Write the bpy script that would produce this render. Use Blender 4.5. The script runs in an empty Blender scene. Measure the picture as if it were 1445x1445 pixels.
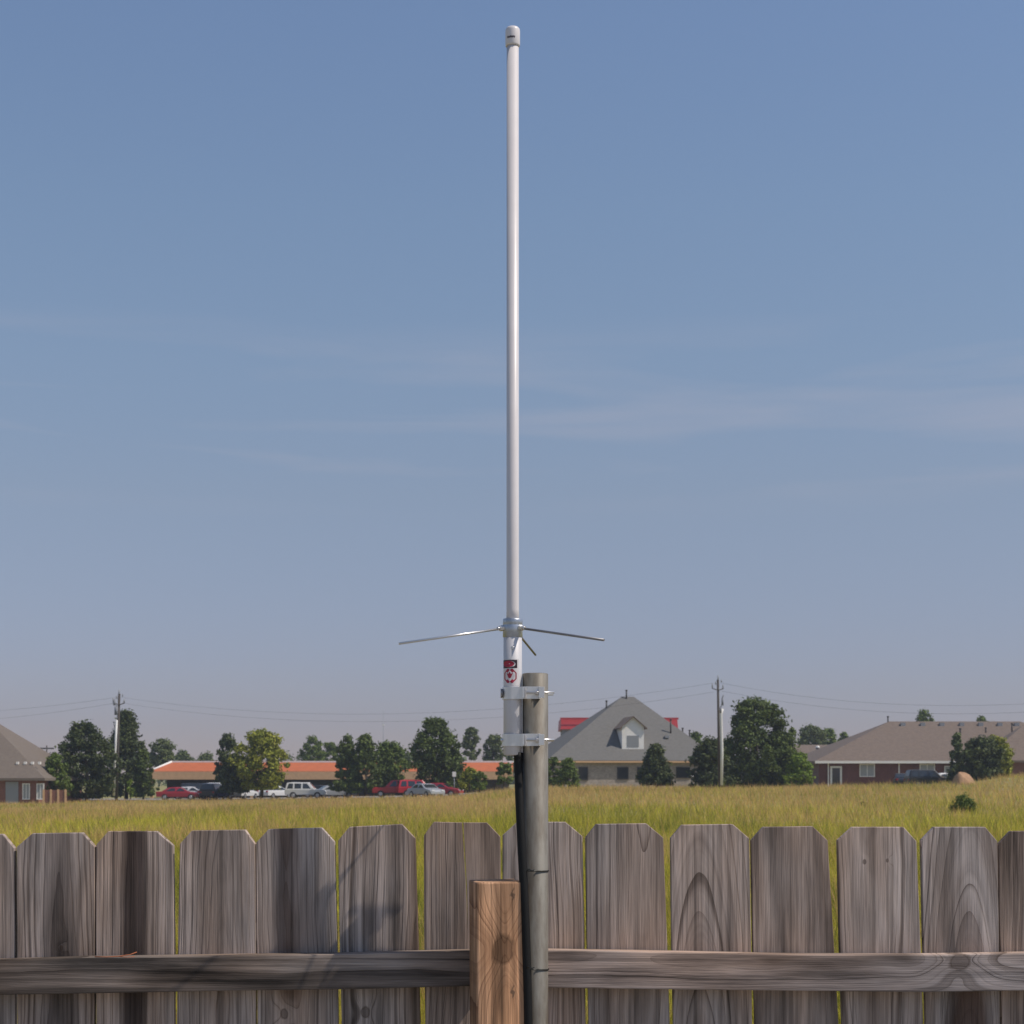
import bpy, math, random
import numpy as np
from mathutils import Vector, Matrix
random.seed(7); rng = np.random.default_rng(11)
C = bpy.context.scene.collection
S = bpy.context.scene
R = math.radians

# ---------------------------------------------------------------- camera, sky, sun, exposure
HC = 1.90; F = 2400.0; HZ = 1098.0; CX = 722.5          # camera height, focal length in photo pixels, horizon row, centre column
cam_d = bpy.data.cameras.new('camera'); cam = bpy.data.objects.new('camera', cam_d); C.objects.link(cam)
cam.location = (0, 0, HC); cam.rotation_euler = (R(90), 0, 0)
cam_d.sensor_width = 36; cam_d.lens = F/1445*36; cam_d.shift_y = (HZ-CX)/1445
cam_d.clip_start = 0.05; cam_d.clip_end = 20000
cam_d.dof.use_dof = True; cam_d.dof.focus_distance = 2.93; cam_d.dof.aperture_fstop = 26
S.camera = cam
S.view_settings.view_transform = 'Standard'; S.view_settings.look = 'None'
S.view_settings.exposure = 0.0; S.view_settings.gamma = 1
SUN = Vector((0.57, -0.165, 0.80)).normalized()
sun_el = math.asin(SUN.z); sun_az = math.atan2(SUN.x, SUN.y)
ld = bpy.data.lights.new('sun', 'SUN'); ld.energy = 3.6; ld.angle = R(0.5); ld.color = (1.0, 0.91, 0.80)
lo = bpy.data.objects.new('sun', ld); C.objects.link(lo)
lo.rotation_euler = SUN.to_track_quat('Z', 'Y').to_euler()
W = bpy.data.worlds.new('World'); S.world = W; W.use_nodes = True
nt = W.node_tree; nt.nodes.clear()
def N(nt, t, **kw):
    n = nt.nodes.new(t)
    for k, v in kw.items(): setattr(n, k, v)
    return n
sky = N(nt, 'ShaderNodeTexSky', sky_type='NISHITA'); sky.sun_disc = False
sky.sun_elevation = sun_el; sky.sun_rotation = sun_az
sky.altitude = 300; sky.air_density = 1.0; sky.dust_density = 0.3; sky.ozone_density = 2.2
bg = N(nt, 'ShaderNodeBackground'); bg.inputs[1].default_value = 0.135
out = N(nt, 'ShaderNodeOutputWorld')
# thin cirrus streaks: a stretched noise on the direction, only in a low band of the sky
tc = N(nt, 'ShaderNodeTexCoord'); mp = N(nt, 'ShaderNodeMapping'); mp.inputs['Scale'].default_value = (3.0, 1.0, 30); mp.inputs['Rotation'].default_value = (0, R(-3), 0); mp.inputs['Location'].default_value = (.6, 0, 3.1)
nz = N(nt, 'ShaderNodeTexNoise'); nz.inputs['Scale'].default_value = 1.5; nz.inputs['Detail'].default_value = 6; nz.inputs['Distortion'].default_value = .4
rp = N(nt, 'ShaderNodeValToRGB'); rp.color_ramp.elements[0].position = .47; rp.color_ramp.elements[1].position = .80
sx = N(nt, 'ShaderNodeSeparateXYZ'); band = N(nt, 'ShaderNodeValToRGB')
e = band.color_ramp.elements; e[0].position = .15; e[0].color = (0,0,0,1); e[1].position = .175; e[1].color = (1,1,1,1)
e2 = band.color_ramp.elements.new(.232); e2.color = (1,1,1,1); e3 = band.color_ramp.elements.new(.262); e3.color = (0,0,0,1)
mul = N(nt, 'ShaderNodeMath', operation='MULTIPLY'); mul2 = N(nt, 'ShaderNodeMath', operation='MULTIPLY'); mul2.inputs[1].default_value = .42
tint = N(nt, 'ShaderNodeMix', data_type='RGBA', blend_type='MULTIPLY'); tint.inputs[0].default_value = 1

air = N(nt, 'ShaderNodeValToRGB'); ae = air.color_ramp.elements      # summer haze: greyer and dimmer low down
ae[0].position = .03; ae[0].color = (.45,.39,.50,1); ae[1].position = 1; ae[1].color = (.92,.90,.88,1)
for ps, cc in ((.07,(.52,.455,.545,1)), (.164,(.715,.612,.60,1)), (.235,(.825,.74,.70,1)), (.316,(.90,.835,.79,1)), (.41,(.945,.895,.88,1))):
    q = ae.new(ps); q.color = cc
mix = N(nt, 'ShaderNodeMix', data_type='RGBA'); mix.inputs[7].default_value = (3.15, 3.15, 3.75, 1)
L = nt.links.new
L(tc.outputs['Generated'], mp.inputs[0]); L(mp.outputs[0], nz.inputs[0]); L(nz.outputs[0], rp.inputs[0])
L(tc.outputs['Generated'], sx.inputs[0]); L(sx.outputs[2], band.inputs[0])
L(rp.outputs[0], mul.inputs[0]); L(band.outputs[0], mul.inputs[1]); L(mul.outputs[0], mul2.inputs[0])
L(sx.outputs[2], air.inputs[0]); L(air.outputs[0], tint.inputs[7]); L(sky.outputs[0], tint.inputs[6]); L(tint.outputs[2], mix.inputs[6]); L(mul2.outputs[0], mix.inputs[0])
L(mix.outputs[2], bg.inputs[0]); L(bg.outputs[0], out.inputs[0])

# ---------------------------------------------------------------- helpers
def P(px, py, Y): return Vector(((px-CX)/F*Y, Y, HC-(py-HZ)/F*Y))
def X(px, Y): return (px-CX)/F*Y
def Z(py, Y): return HC-(py-HZ)/F*Y

def tag(o, label=None, cat=None, group=None, kind=None):
    if label: o['label'] = label
    if cat: o['category'] = cat
    if group: o['group'] = group
    if kind: o['kind'] = kind
    return o
def empty(name, loc, rz=0, label=None, cat=None, group=None):
    o = bpy.data.objects.new(name, None); C.objects.link(o); o.location = loc; o.rotation_euler = (0, 0, rz)
    o.empty_display_size = .1
    return tag(o, label, cat, group)
class MB:
    def __init__(s): s.v = []; s.f = []; s.sm = []
    def add(s, vs, fs, smooth=False):
        b = len(s.v); s.v += [tuple(v) for v in vs]; s.f += [tuple(i+b for i in f) for f in fs]; s.sm += [smooth]*len(fs); return s
    def box(s, x0, x1, y0, y1, z0, z1):
        vs = [(x,y,z) for z in (z0,z1) for y in (y0,y1) for x in (x0,x1)]
        return s.add(vs, [(0,2,3,1),(4,5,7,6),(0,1,5,4),(2,6,7,3),(0,4,6,2),(1,3,7,5)])
    def cyl(s, a, b, r0, r1=None, n=12, caps=True, smooth=True):
        a = Vector(a); b = Vector(b); r1 = r0 if r1 is None else r1
        d = (b-a).normalized(); u = d.orthogonal().normalized(); w = d.cross(u)
        vs = []
        for c, r in ((a, r0), (b, r1)):
            for i in range(n):
                t = 2*math.pi*i/n; vs.append(c+(u*math.cos(t)+w*math.sin(t))*r)
        s.add(vs, [(i, (i+1)%n, n+(i+1)%n, n+i) for i in range(n)], smooth)
        if caps: s.add(vs, [tuple(range(n-1,-1,-1)), tuple(range(n, 2*n))])
        return s
    def tube(s, pts, r, n=8):
        pts = [Vector(p) for p in pts]; vs = []; m = len(pts)
        rs = r if isinstance(r, (list, tuple)) else [r]*m
        u = (pts[1]-pts[0]).normalized().orthogonal().normalized()
        for i, p in enumerate(pts):
            d = (pts[min(i+1,m-1)]-pts[max(i-1,0)]).normalized()
            u = (u-d*u.dot(d)).normalized(); w = d.cross(u)
            for k in range(n):
                t = 2*math.pi*k/n; vs.append(p+(u*math.cos(t)+w*math.sin(t))*rs[i])
        fs = [(i*n+k, i*n+(k+1)%n, (i+1)*n+(k+1)%n, (i+1)*n+k) for i in range(m-1) for k in range(n)]
        s.add(vs, fs, True); s.add(vs, [tuple(range(n-1,-1,-1)), tuple((m-1)*n+k for k in range(n))]); return s
    def lathe(s, prof, n=32, cx=0, cy=0):
        vs = []; m = len(prof)
        for r, z in prof:
            for k in range(n):
                t = 2*math.pi*k/n; vs.append((cx+r*math.cos(t), cy+r*math.sin(t), z))
        s.add(vs, [(i*n+k, i*n+(k+1)%n, (i+1)*n+(k+1)%n, (i+1)*n+k) for i in range(m-1) for k in range(n)], True)
        s.add(vs, [tuple(range(n-1,-1,-1)), tuple((m-1)*n+k for k in range(n))]); return s
    def prism(s, poly, y0, y1):          # poly in (x,z), extruded along y
        n = len(poly); vs = [(x,y0,z) for x,z in poly]+[(x,y1,z) for x,z in poly]
        return s.add(vs, [tuple(range(n)), tuple(range(2*n-1,n-1,-1))]+[(i, n+i, n+(i+1)%n, (i+1)%n) for i in range(n)])
    def slab(s, quad, th):               # a polygon in space with thickness along -z
        q = [Vector(p) for p in quad]; n = len(q); vs = q+[p-Vector((0,0,th)) for p in q]
        return s.add(vs, [tuple(range(n)), tuple(range(2*n-1,n-1,-1))]+[(i, n+i, n+(i+1)%n, (i+1)%n) for i in range(n)])
    def build(s, name, mat, parent=None, loc=(0,0,0), bevel=0, segs=2):
        me = bpy.data.meshes.new(name); me.from_pydata(s.v, [], s.f); me.update()
        for p, q in zip(me.polygons, s.sm): p.use_smooth = q
        import bmesh
        bm = bmesh.new(); bm.from_mesh(me); bmesh.ops.remove_doubles(bm, verts=bm.verts, dist=1e-6)
        bmesh.ops.recalc_face_normals(bm, faces=bm.faces); bm.to_mesh(me); bm.free()
        me.materials.append(mat)
        o = bpy.data.objects.new(name, me); C.objects.link(o); o.parent = parent; o.location = loc
        if bevel:
            m = o.modifiers.new('bevel', 'BEVEL'); m.width = bevel; m.segments = segs; m.limit_method = 'ANGLE'; m.angle_limit = R(40); m.harden_normals = False
        return o
def copy_tree(o, parent=None):
    c = o.copy(); C.objects.link(c); c.parent = parent
    for ch in o.children: copy_tree(ch, c)
    return c

# ---------------------------------------------------------------- materials
def mat(name, col, rough=.7, metal=0, spec=.5, noise=0, nscale=5, stretch=(1,1,1), bump=0, col2=None, thr=(.35,.65), detail=5):
    m = bpy.data.materials.new(name); m.use_nodes = True; t = m.node_tree; b = t.nodes['Principled BSDF']
    b.inputs['Base Color'].default_value = (*col, 1); b.inputs['Roughness'].default_value = rough
    b.inputs['Metallic'].default_value = metal; b.inputs['Specular IOR Level'].default_value = spec
    if noise or col2 or bump:
        tc = N(t, 'ShaderNodeTexCoord'); mp = N(t, 'ShaderNodeMapping'); mp.inputs['Scale'].default_value = stretch
        nz = N(t, 'ShaderNodeTexNoise'); nz.inputs['Scale'].default_value = nscale; nz.inputs['Detail'].default_value = detail; nz.inputs['Roughness'].default_value = .65
        t.links.new(tc.outputs['Object'], mp.inputs[0]); t.links.new(mp.outputs[0], nz.inputs[0])
        rp = N(t, 'ShaderNodeValToRGB'); rp.color_ramp.elements[0].position = thr[0]; rp.color_ramp.elements[1].position = thr[1]
        c2 = col2 or tuple(c*(1-noise) for c in col)
        rp.color_ramp.elements[0].color = (*c2, 1); rp.color_ramp.elements[1].color = (*col, 1)
        t.links.new(nz.outputs[0], rp.inputs[0]); t.links.new(rp.outputs[0], b.inputs['Base Color'])
        if bump:
            bp = N(t, 'ShaderNodeBump'); bp.inputs['Strength'].default_value = 1; bp.inputs['Distance'].default_value = bump
            t.links.new(nz.outputs[0], bp.inputs['Height']); t.links.new(bp.outputs[0], b.inputs['Normal'])
    return m

def wood(name, x0=0, a=.03, k=.12, light=(.49,.415,.365), dark=(.20,.16,.135), heart=(.30,.20,.13), heart_r=.03, axis='Z', freq=110, warp=.010, knots=(), seed=0, stain=.5, heart_mix=.8, knot_col=(.05,.03,.02), kmul=.2):
    """sawn softwood: growth rings round a tilted axis, weathered, with fibre streaks"""
    m = bpy.data.materials.new(name); m.use_nodes = True; t = m.node_tree; b = t.nodes['Principled BSDF']; l = t.links.new
    b.inputs['Roughness'].default_value = .85; b.inputs['Specular IOR Level'].default_value = .25
    tc = N(t, 'ShaderNodeTexCoord'); sp = N(t, 'ShaderNodeSeparateXYZ'); l(tc.outputs['Object'], sp.inputs[0])
    across, along = (sp.outputs[0], sp.outputs[2]) if axis == 'Z' else (sp.outputs[2], sp.outputs[0])
    def M(op, *ins):
        n = N(t, 'ShaderNodeMath', operation=op)
        for i, v in enumerate(ins):
            if isinstance(v, (int, float)): n.inputs[i].default_value = v
            else: l(v, n.inputs[i])
        return n.outputs[0]
    def noise(scale, sa, sl, det=2, off=0):
        cb = N(t, 'ShaderNodeCombineXYZ'); l(M('MULTIPLY', across, sa), cb.inputs[0]); l(M('MULTIPLY', along, sl), cb.inputs[1])
        l(M('ADD', M('MULTIPLY', sp.outputs[1], sa), seed*3.7+off), cb.inputs[2])
        n = N(t, 'ShaderNodeTexNoise'); n.inputs['Scale'].default_value = scale; n.inputs['Detail'].default_value = det; l(cb.outputs[0], n.inputs[0]); return n.outputs[0]
    w1 = noise(1, 6, 2.5, 2); w2 = noise(1, 14, 6, 2, 9)
    xx = M('ADD', M('SUBTRACT', across, x0), M('MULTIPLY', M('SUBTRACT', w1, .5), warp*3))
    k = k*kmul
    d = M('ADD', M('ADD', M('MULTIPLY', along, k), a), M('MULTIPLY', M('SUBTRACT', w2, .5), warp))
    kn_mask = None
    for (ka, kl, ks) in knots:
        da = M('SUBTRACT', across, ka); dl = M('MULTIPLY', M('SUBTRACT', along, kl), .7)
        r2 = M('ADD', M('MULTIPLY', da, da), M('MULTIPLY', dl, dl))
        g = M('EXPONENT', M('MULTIPLY', r2, -1/(ks*1.7)**2))
        xx = M('ADD', xx, M('MULTIPLY', g, M('MULTIPLY', da, 1.6)))
        d = M('ADD', d, M('MULTIPLY', g, ks*1.0))
        rr = M('ADD', M('SQRT', r2), M('MULTIPLY', M('SUBTRACT', noise(1, 45, 30, 3, ka*100), .5), ks*1.3))
        # a dark bark ring and a brown centre
        ring = M('SUBTRACT', 1, M('MINIMUM', M('ABSOLUTE', M('DIVIDE', M('SUBTRACT', rr, ks*.62), ks*.30)), 1))
        cen = M('LESS_THAN', rr, ks*.6)
        mk = M('MAXIMUM', M('MULTIPLY', ring, .8), M('MULTIPLY', cen, .6))
        kn_mask = mk if kn_mask is None else M('MAXIMUM', kn_mask, mk)
    r = M('SQRT', M('ADD', M('MULTIPLY', xx, xx), M('MULTIPLY', d, d)))
    n1 = N(t, 'ShaderNodeTexNoise', noise_dimensions='1D'); n1.inputs['Scale'].default_value = 1; n1.inputs['Detail'].default_value = 3; n1.inputs['Roughness'].default_value = .6
    l(M('ADD', M('MULTIPLY', r, freq*1.7), seed*11.3), n1.inputs['W'])
    n2 = N(t, 'ShaderNodeTexNoise', noise_dimensions='1D'); n2.inputs['Scale'].default_value = 1; n2.inputs['Detail'].default_value = 1
    l(M('ADD', M('MULTIPLY', r, freq*.8), seed*5.1), n2.inputs['W'])
    saw = M('POWER', M('FRACT', M('ADD', M('MULTIPLY', r, freq), M('MULTIPLY', n2.outputs[0], 2.2))), 5)
    band = M('SUBTRACT', M('ADD', M('MULTIPLY', n1.outputs[0], .55), .22), M('MULTIPLY', saw, M('MULTIPLY', n2.outputs[0], .75)))
    rp = N(t, 'ShaderNodeValToRGB'); rp.color_ramp.elements[0].position = .10; rp.color_ramp.elements[1].position = .50
    rp.color_ramp.elements[0].color = (*dark, 1); rp.color_ramp.elements[1].color = (*light, 1); l(band, rp.inputs[0])
    # heartwood zone
    hm = N(t, 'ShaderNodeMapRange'); hm.inputs[1].default_value = heart_r*1.15; hm.inputs[2].default_value = heart_r*.85; l(r, hm.inputs[0])
    mx = N(t, 'ShaderNodeMix', data_type='RGBA'); l(M('MULTIPLY', hm.outputs[0], heart_mix), mx.inputs[0]); l(rp.outputs[0], mx.inputs[6]); mx.inputs[7].default_value = (*heart, 1)
    # weather stains running with the grain
    st = noise(1, 30, 3.5, 4, 21); sr = N(t, 'ShaderNodeMapRange'); sr.inputs[1].default_value = .35; sr.inputs[2].default_value = .68; sr.inputs[3].default_value = 1.15; sr.inputs[4].default_value = 1-stain*.9; l(st, sr.inputs[0])
    fb = noise(1, 700, 14, 3, 33); fr = N(t, 'ShaderNodeMapRange'); fr.inputs[1].default_value = .3; fr.inputs[2].default_value = .7; fr.inputs[3].default_value = .78; fr.inputs[4].default_value = 1.15; l(fb, fr.inputs[0])
    # greyer and warmer patches
    hu = noise(1, 9, 2.2, 3, 51); hr = N(t, 'ShaderNodeValToRGB'); hr.color_ramp.elements[0].position = .35; hr.color_ramp.elements[1].position = .65
    hr.color_ramp.elements[0].color = (1.0, .86, .76, 1); hr.color_ramp.elements[1].color = (.98, .98, 1.0, 1); l(hu, hr.inputs[0])
    ln = noise(1, 130, 1.3, 3, 71); lr = N(t, 'ShaderNodeMapRange'); lr.inputs[1].default_value = .36; lr.inputs[2].default_value = .5; lr.inputs[3].default_value = .62; lr.inputs[4].default_value = 1.05; l(ln, lr.inputs[0])
    vm = N(t, 'ShaderNodeVectorMath', operation='SCALE'); l(mx.outputs[2], vm.inputs[0]); l(M('MULTIPLY', M('MULTIPLY', sr.outputs[0], lr.outputs[0]), fr.outputs[0]), vm.inputs['Scale'])
    vm2 = N(t, 'ShaderNodeVectorMath', operation='MULTIPLY'); l(vm.outputs[0], vm2.inputs[0]); l(hr.outputs[0], vm2.inputs[1])
    colr = vm2.outputs[0]
    if kn_mask is not None:
        mk = N(t, 'ShaderNodeMix', data_type='RGBA'); l(M('MULTIPLY', kn_mask, .92), mk.inputs[0]); l(colr, mk.inputs[6]); mk.inputs[7].default_value = (*knot_col, 1); colr = mk.outputs[2]
    l(colr, b.inputs['Base Color'])
    hgt = M('ADD', M('MULTIPLY', band, 1.0), M('MULTIPLY', fb, .8))
    bp = N(t, 'ShaderNodeBump'); bp.inputs['Strength'].default_value = .8; bp.inputs['Distance'].default_value = .0012; l(hgt, bp.inputs['Height']); l(bp.outputs[0], b.inputs['Normal'])
    return m

def attr_mat(name, rough=.7, trans=.3, spec=.2):
    m = bpy.data.materials.new(name); m.use_nodes = True; t = m.node_tree; b = t.nodes['Principled BSDF']; o = t.nodes['Material Output']
    at = N(t, 'ShaderNodeAttribute', attribute_name='col'); t.links.new(at.outputs['Color'], b.inputs['Base Color'])
    b.inputs['Roughness'].default_value = rough; b.inputs['Specular IOR Level'].default_value = spec
    tr = N(t, 'ShaderNodeBsdfTranslucent'); t.links.new(at.outputs['Color'], tr.inputs[0])
    ms = N(t, 'ShaderNodeMixShader'); ms.inputs[0].default_value = trans
    t.links.new(b.outputs[0], ms.inputs[1]); t.links.new(tr.outputs[0], ms.inputs[2]); t.links.new(ms.outputs[0], o.inputs[0])
    return m
def np_mesh(name, V, faces_n, cols, m, parent=None, loc=(0,0,0)):
    """V: (n*faces_n,3) vertices, faces_n per face, cols per vertex"""
    nv = len(V); nf = nv//faces_n
    me = bpy.data.meshes.new(name); me.vertices.add(nv); me.vertices.foreach_set('co', V.astype(np.float32).ravel())
    me.loops.add(nv); me.loops.foreach_set('vertex_index', np.arange(nv, dtype=np.int32))
    me.polygons.add(nf); me.polygons.foreach_set('loop_start', np.arange(0, nv, faces_n, dtype=np.int32)); me.polygons.foreach_set('loop_total', np.full(nf, faces_n, np.int32))
    me.update(calc_edges=True)
    a = me.color_attributes.new('col', 'FLOAT_COLOR', 'POINT'); cc = np.ones((nv, 4), np.float32); cc[:, :3] = cols; a.data.foreach_set('color', cc.ravel())
    me.materials.append(m); o = bpy.data.objects.new(name, me); C.objects.link(o); o.parent = parent; o.location = loc
    return o

MT = {}
MT['white_paint'] = mat('white_radome', (.69,.65,.645), .35, noise=.05, nscale=20)
MT['cap'] = mat('white_cap', (.72,.68,.68), .4)
MT['alu'] = mat('aluminium', (.80,.79,.79), .36, metal=.7, noise=.12, nscale=60, stretch=(1,1,.15))
MT['alu_white'] = mat('white_coated_tube', (.62,.60,.60), .4, noise=.08, nscale=40, metal=.25)
MT['steel'] = mat('polished_steel', (.70,.68,.67), .3, metal=.8)
MT['zinc'] = mat('zinc_collar', (.50,.53,.58), .38, metal=.8, noise=.25, nscale=90)
MT['dark_metal'] = mat('dark_steel_rod', (.28,.265,.26), .4, metal=.7)
MT['galv'] = mat('weathered_galvanised_pipe', (.22,.205,.175), .6, metal=.2, col2=(.13,.11,.085), nscale=14, stretch=(3,3,.7), bump=.0004, thr=(.38,.62))
MT['black'] = mat('black_rubber', (.010,.010,.010), .6, spec=.25)
MT['label_white'] = mat('label_white', (.70,.66,.66), .45)
MT['label_red'] = mat('label_red', (.40,.02,.05), .45)
MT['label_dark'] = mat('label_black', (.03,.012,.02), .4)
MT['wire'] = mat('dark_wire', (.06,.06,.055), .4, metal=.8)
MT['white'] = mat('white_trim', (.90,.87,.82), .6, noise=.08, nscale=2)
MT['brick_red'] = None
def brick(name, c1, c2, mortar, scale=6):
    m = bpy.data.materials.new(name); m.use_nodes = True; t = m.node_tree; b = t.nodes['Principled BSDF']
    tc = N(t, 'ShaderNodeTexCoord'); mp = N(t, 'ShaderNodeMapping'); mp.inputs['Rotation'].default_value = (R(90), 0, 0)
    br = N(t, 'ShaderNodeTexBrick'); br.inputs['Scale'].default_value = scale; br.inputs['Color1'].default_value = (*c1,1); br.inputs['Color2'].default_value = (*c2,1); br.inputs['Mortar'].default_value = (*mortar,1)
    br.inputs['Mortar Size'].default_value = .012
    nz = N(t, 'ShaderNodeTexNoise'); nz.inputs['Scale'].default_value = .9; nz.inputs['Detail'].default_value = 6
    mx = N(t, 'ShaderNodeMix', data_type='RGBA', blend_type='MULTIPLY'); mx.inputs[0].default_value = .8
    rp = N(t, 'ShaderNodeValToRGB'); rp.color_ramp.elements[0].color = (.55,.55,.55,1); rp.color_ramp.elements[1].color = (1.2,1.2,1.2,1)
    t.links.new(tc.outputs['Object'], mp.inputs[0]); t.links.new(mp.outputs[0], br.inputs[0]); t.links.new(tc.outputs['Object'], nz.inputs[0]); t.links.new(nz.outputs[0], rp.inputs[0])
    t.links.new(br.outputs[0], mx.inputs[6]); t.links.new(rp.outputs[0], mx.inputs[7]); t.links.new(mx.outputs[2], b.inputs['Base Color']); b.inputs['Roughness'].default_value = .85
    return m
MT['brick_red'] = brick('red_brick', (.20,.065,.05), (.12,.04,.035), (.22,.17,.15))
MT['brick_orange'] = brick('orange_brick', (.30,.12,.08), (.20,.08,.055), (.34,.25,.2))
MT['brick_pale'] = brick('pale_stone_brick', (.50,.43,.37), (.33,.28,.24), (.5,.46,.41), 3)
MT['roof_brown'] = mat('brown_shingle', (.20,.15,.115), .9, col2=(.135,.10,.078), nscale=3, stretch=(1,1,4), detail=8)
MT['roof_grey'] = mat('grey_shingle', (.17,.163,.15), .9, col2=(.125,.12,.11), nscale=3, stretch=(1,1,4), detail=8)
MT['roof_tan'] = mat('tan_shingle', (.19,.155,.12), .9, col2=(.14,.11,.09), nscale=3, stretch=(1,1,4), detail=8)
MT["orange"] = mat("orange_metal_roof", (.56,.15,.05), .6, noise=.15, nscale=1.5)
MT['red_roof'] = mat('red_metal_roof', (.50,.035,.04), .5, noise=.12, nscale=1)
MT['tan'] = mat('tan_stucco', (.70,.44,.24), .8, noise=.15, nscale=2)
MT['dark_wall'] = mat('dark_storefront', (.05,.045,.04), .6)
MT['glass'] = mat('dark_glass', (.03,.035,.04), .12, spec=.8)
MT['blind'] = mat('window_with_blinds', (.35,.36,.36), .3)
MT['greywall'] = mat('grey_wall', (.22,.23,.26), .8)
MT['tyre'] = mat('tyre', (.02,.02,.02), .8)
MT['rim'] = mat('rim', (.45,.45,.47), .35, metal=.8)
MT['polewood'] = mat('weathered_pole_wood', (.09,.075,.062), .9, noise=.4, nscale=3, stretch=(6,6,.5))
MT['pvc'] = mat('white_plastic_conduit', (.72,.71,.68), .5)
MT['bark'] = mat('bark', (.10,.08,.06), .9, noise=.4, nscale=6)
MT['lamp_red'] = mat('tail_lamp', (.35,.01,.01), .3)
MT['lamp_clear'] = mat('head_lamp', (.75,.76,.78), .2)
MT['plate'] = mat('grey_plastic', (.28,.29,.30), .5)
MT['dirt'] = mat('orange_dirt', (.50,.30,.17), .95, noise=.35, nscale=2, bump=.1)
MT['leaf'] = attr_mat('leaves', .65, .22, .25)
MT['grass'] = attr_mat('grass_blades', .8, .5, .1)

# ---------------------------------------------------------------- ground and field
PX = [-400,-90,-45,-30,-14,-5,2.3,17,30,36,41,46,60,100,400]
PZ = [-.6,-.6,-.62,-.52,-.30,-.02,.80,.78,.88,.95,1.35,1.95,2.1,1.6,1.0]
def gz(x, y):
    x = np.asarray(x, float); y = np.asarray(y, float)
    t = np.clip((y-55)/85, 0, 1); t = t*t*(3-2*t)
    return np.interp(x, PX, PZ)*t + .05*np.sin(x*.31+1)*np.sin(y*.23)*np.clip((y-10)/30, 0, 1)
def build_ground():
    ys = np.concatenate([np.array([-60,-20,-6,0,3]), np.linspace(6, 60, 28), np.linspace(62, 230, 85), np.array([250,280,330,400,520,700,1000,1500,2500,4000,7000])])
    xs = np.concatenate([np.array([-5000,-2500,-1200,-600,-350,-200]), np.linspace(-120, 120, 121), np.array([200,350,600,1200,2500,5000])])
    Xg, Yg = np.meshgrid(xs, ys); Zg = gz(Xg, Yg)
    far = np.clip((Yg-240)/500, 0, 1); Zg = Zg*(1-far)
    V = np.stack([Xg, Yg, Zg], -1).reshape(-1, 3); nx = len(xs)
    fs = [(j*nx+i, j*nx+i+1, (j+1)*nx+i+1, (j+1)*nx+i) for j in range(len(ys)-1) for i in range(nx-1)]
    me = bpy.data.meshes.new('ground'); me.from_pydata(V.tolist(), [], fs)
    for p in me.polygons: p.use_smooth = True
    m = mat('field_soil', (.34,.28,.10), .95, col2=(.24,.23,.07), nscale=.35, thr=(.4,.6), detail=8)
    me.materials.append(m); o = bpy.data.objects.new('ground', me); C.objects.link(o); tag(o, kind='structure'); return o
build_ground()
# paved lots
def sheet(name, x0, x1, y0, y1, m, lift, nx=12, ny=6):
    vs = []; fs = []
    for j in range(ny+1):
        for i in range(nx+1):
            x = x0+(x1-x0)*i/nx; y = y0+(y1-y0)*j/ny; vs.append((x, y, float(gz(x, y))+lift))
    fs = [(j*(nx+1)+i, j*(nx+1)+i+1, (j+1)*(nx+1)+i+1, (j+1)*(nx+1)+i) for j in range(ny) for i in range(nx)]
    o = MB().add(vs, fs).build(name, m); tag(o, kind='structure'); return o
asph = mat('parking_concrete', (.30,.28,.26), .9, noise=.25, nscale=.6)
sheet('parking_lot', -52, -3, 186, 205, asph, .06)
o_ = MB().box(-9, 9, -7, 2.6, -.1, .05).build('bounce_slab', mat('bounce_slab_grey', (.27,.26,.24), .9, noise=.2, nscale=2)); tag(o_, kind='structure')  # unseen grey slab, added to bounce neutral light onto fence and antenna
sheet('parking_bay', -15, -4.2, 175, 185.1, asph, .06); sheet('kerb_strip', -52, -3, 185.2, 186, mat('kerb_concrete', (.5,.48,.44), .9), .16)

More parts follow.
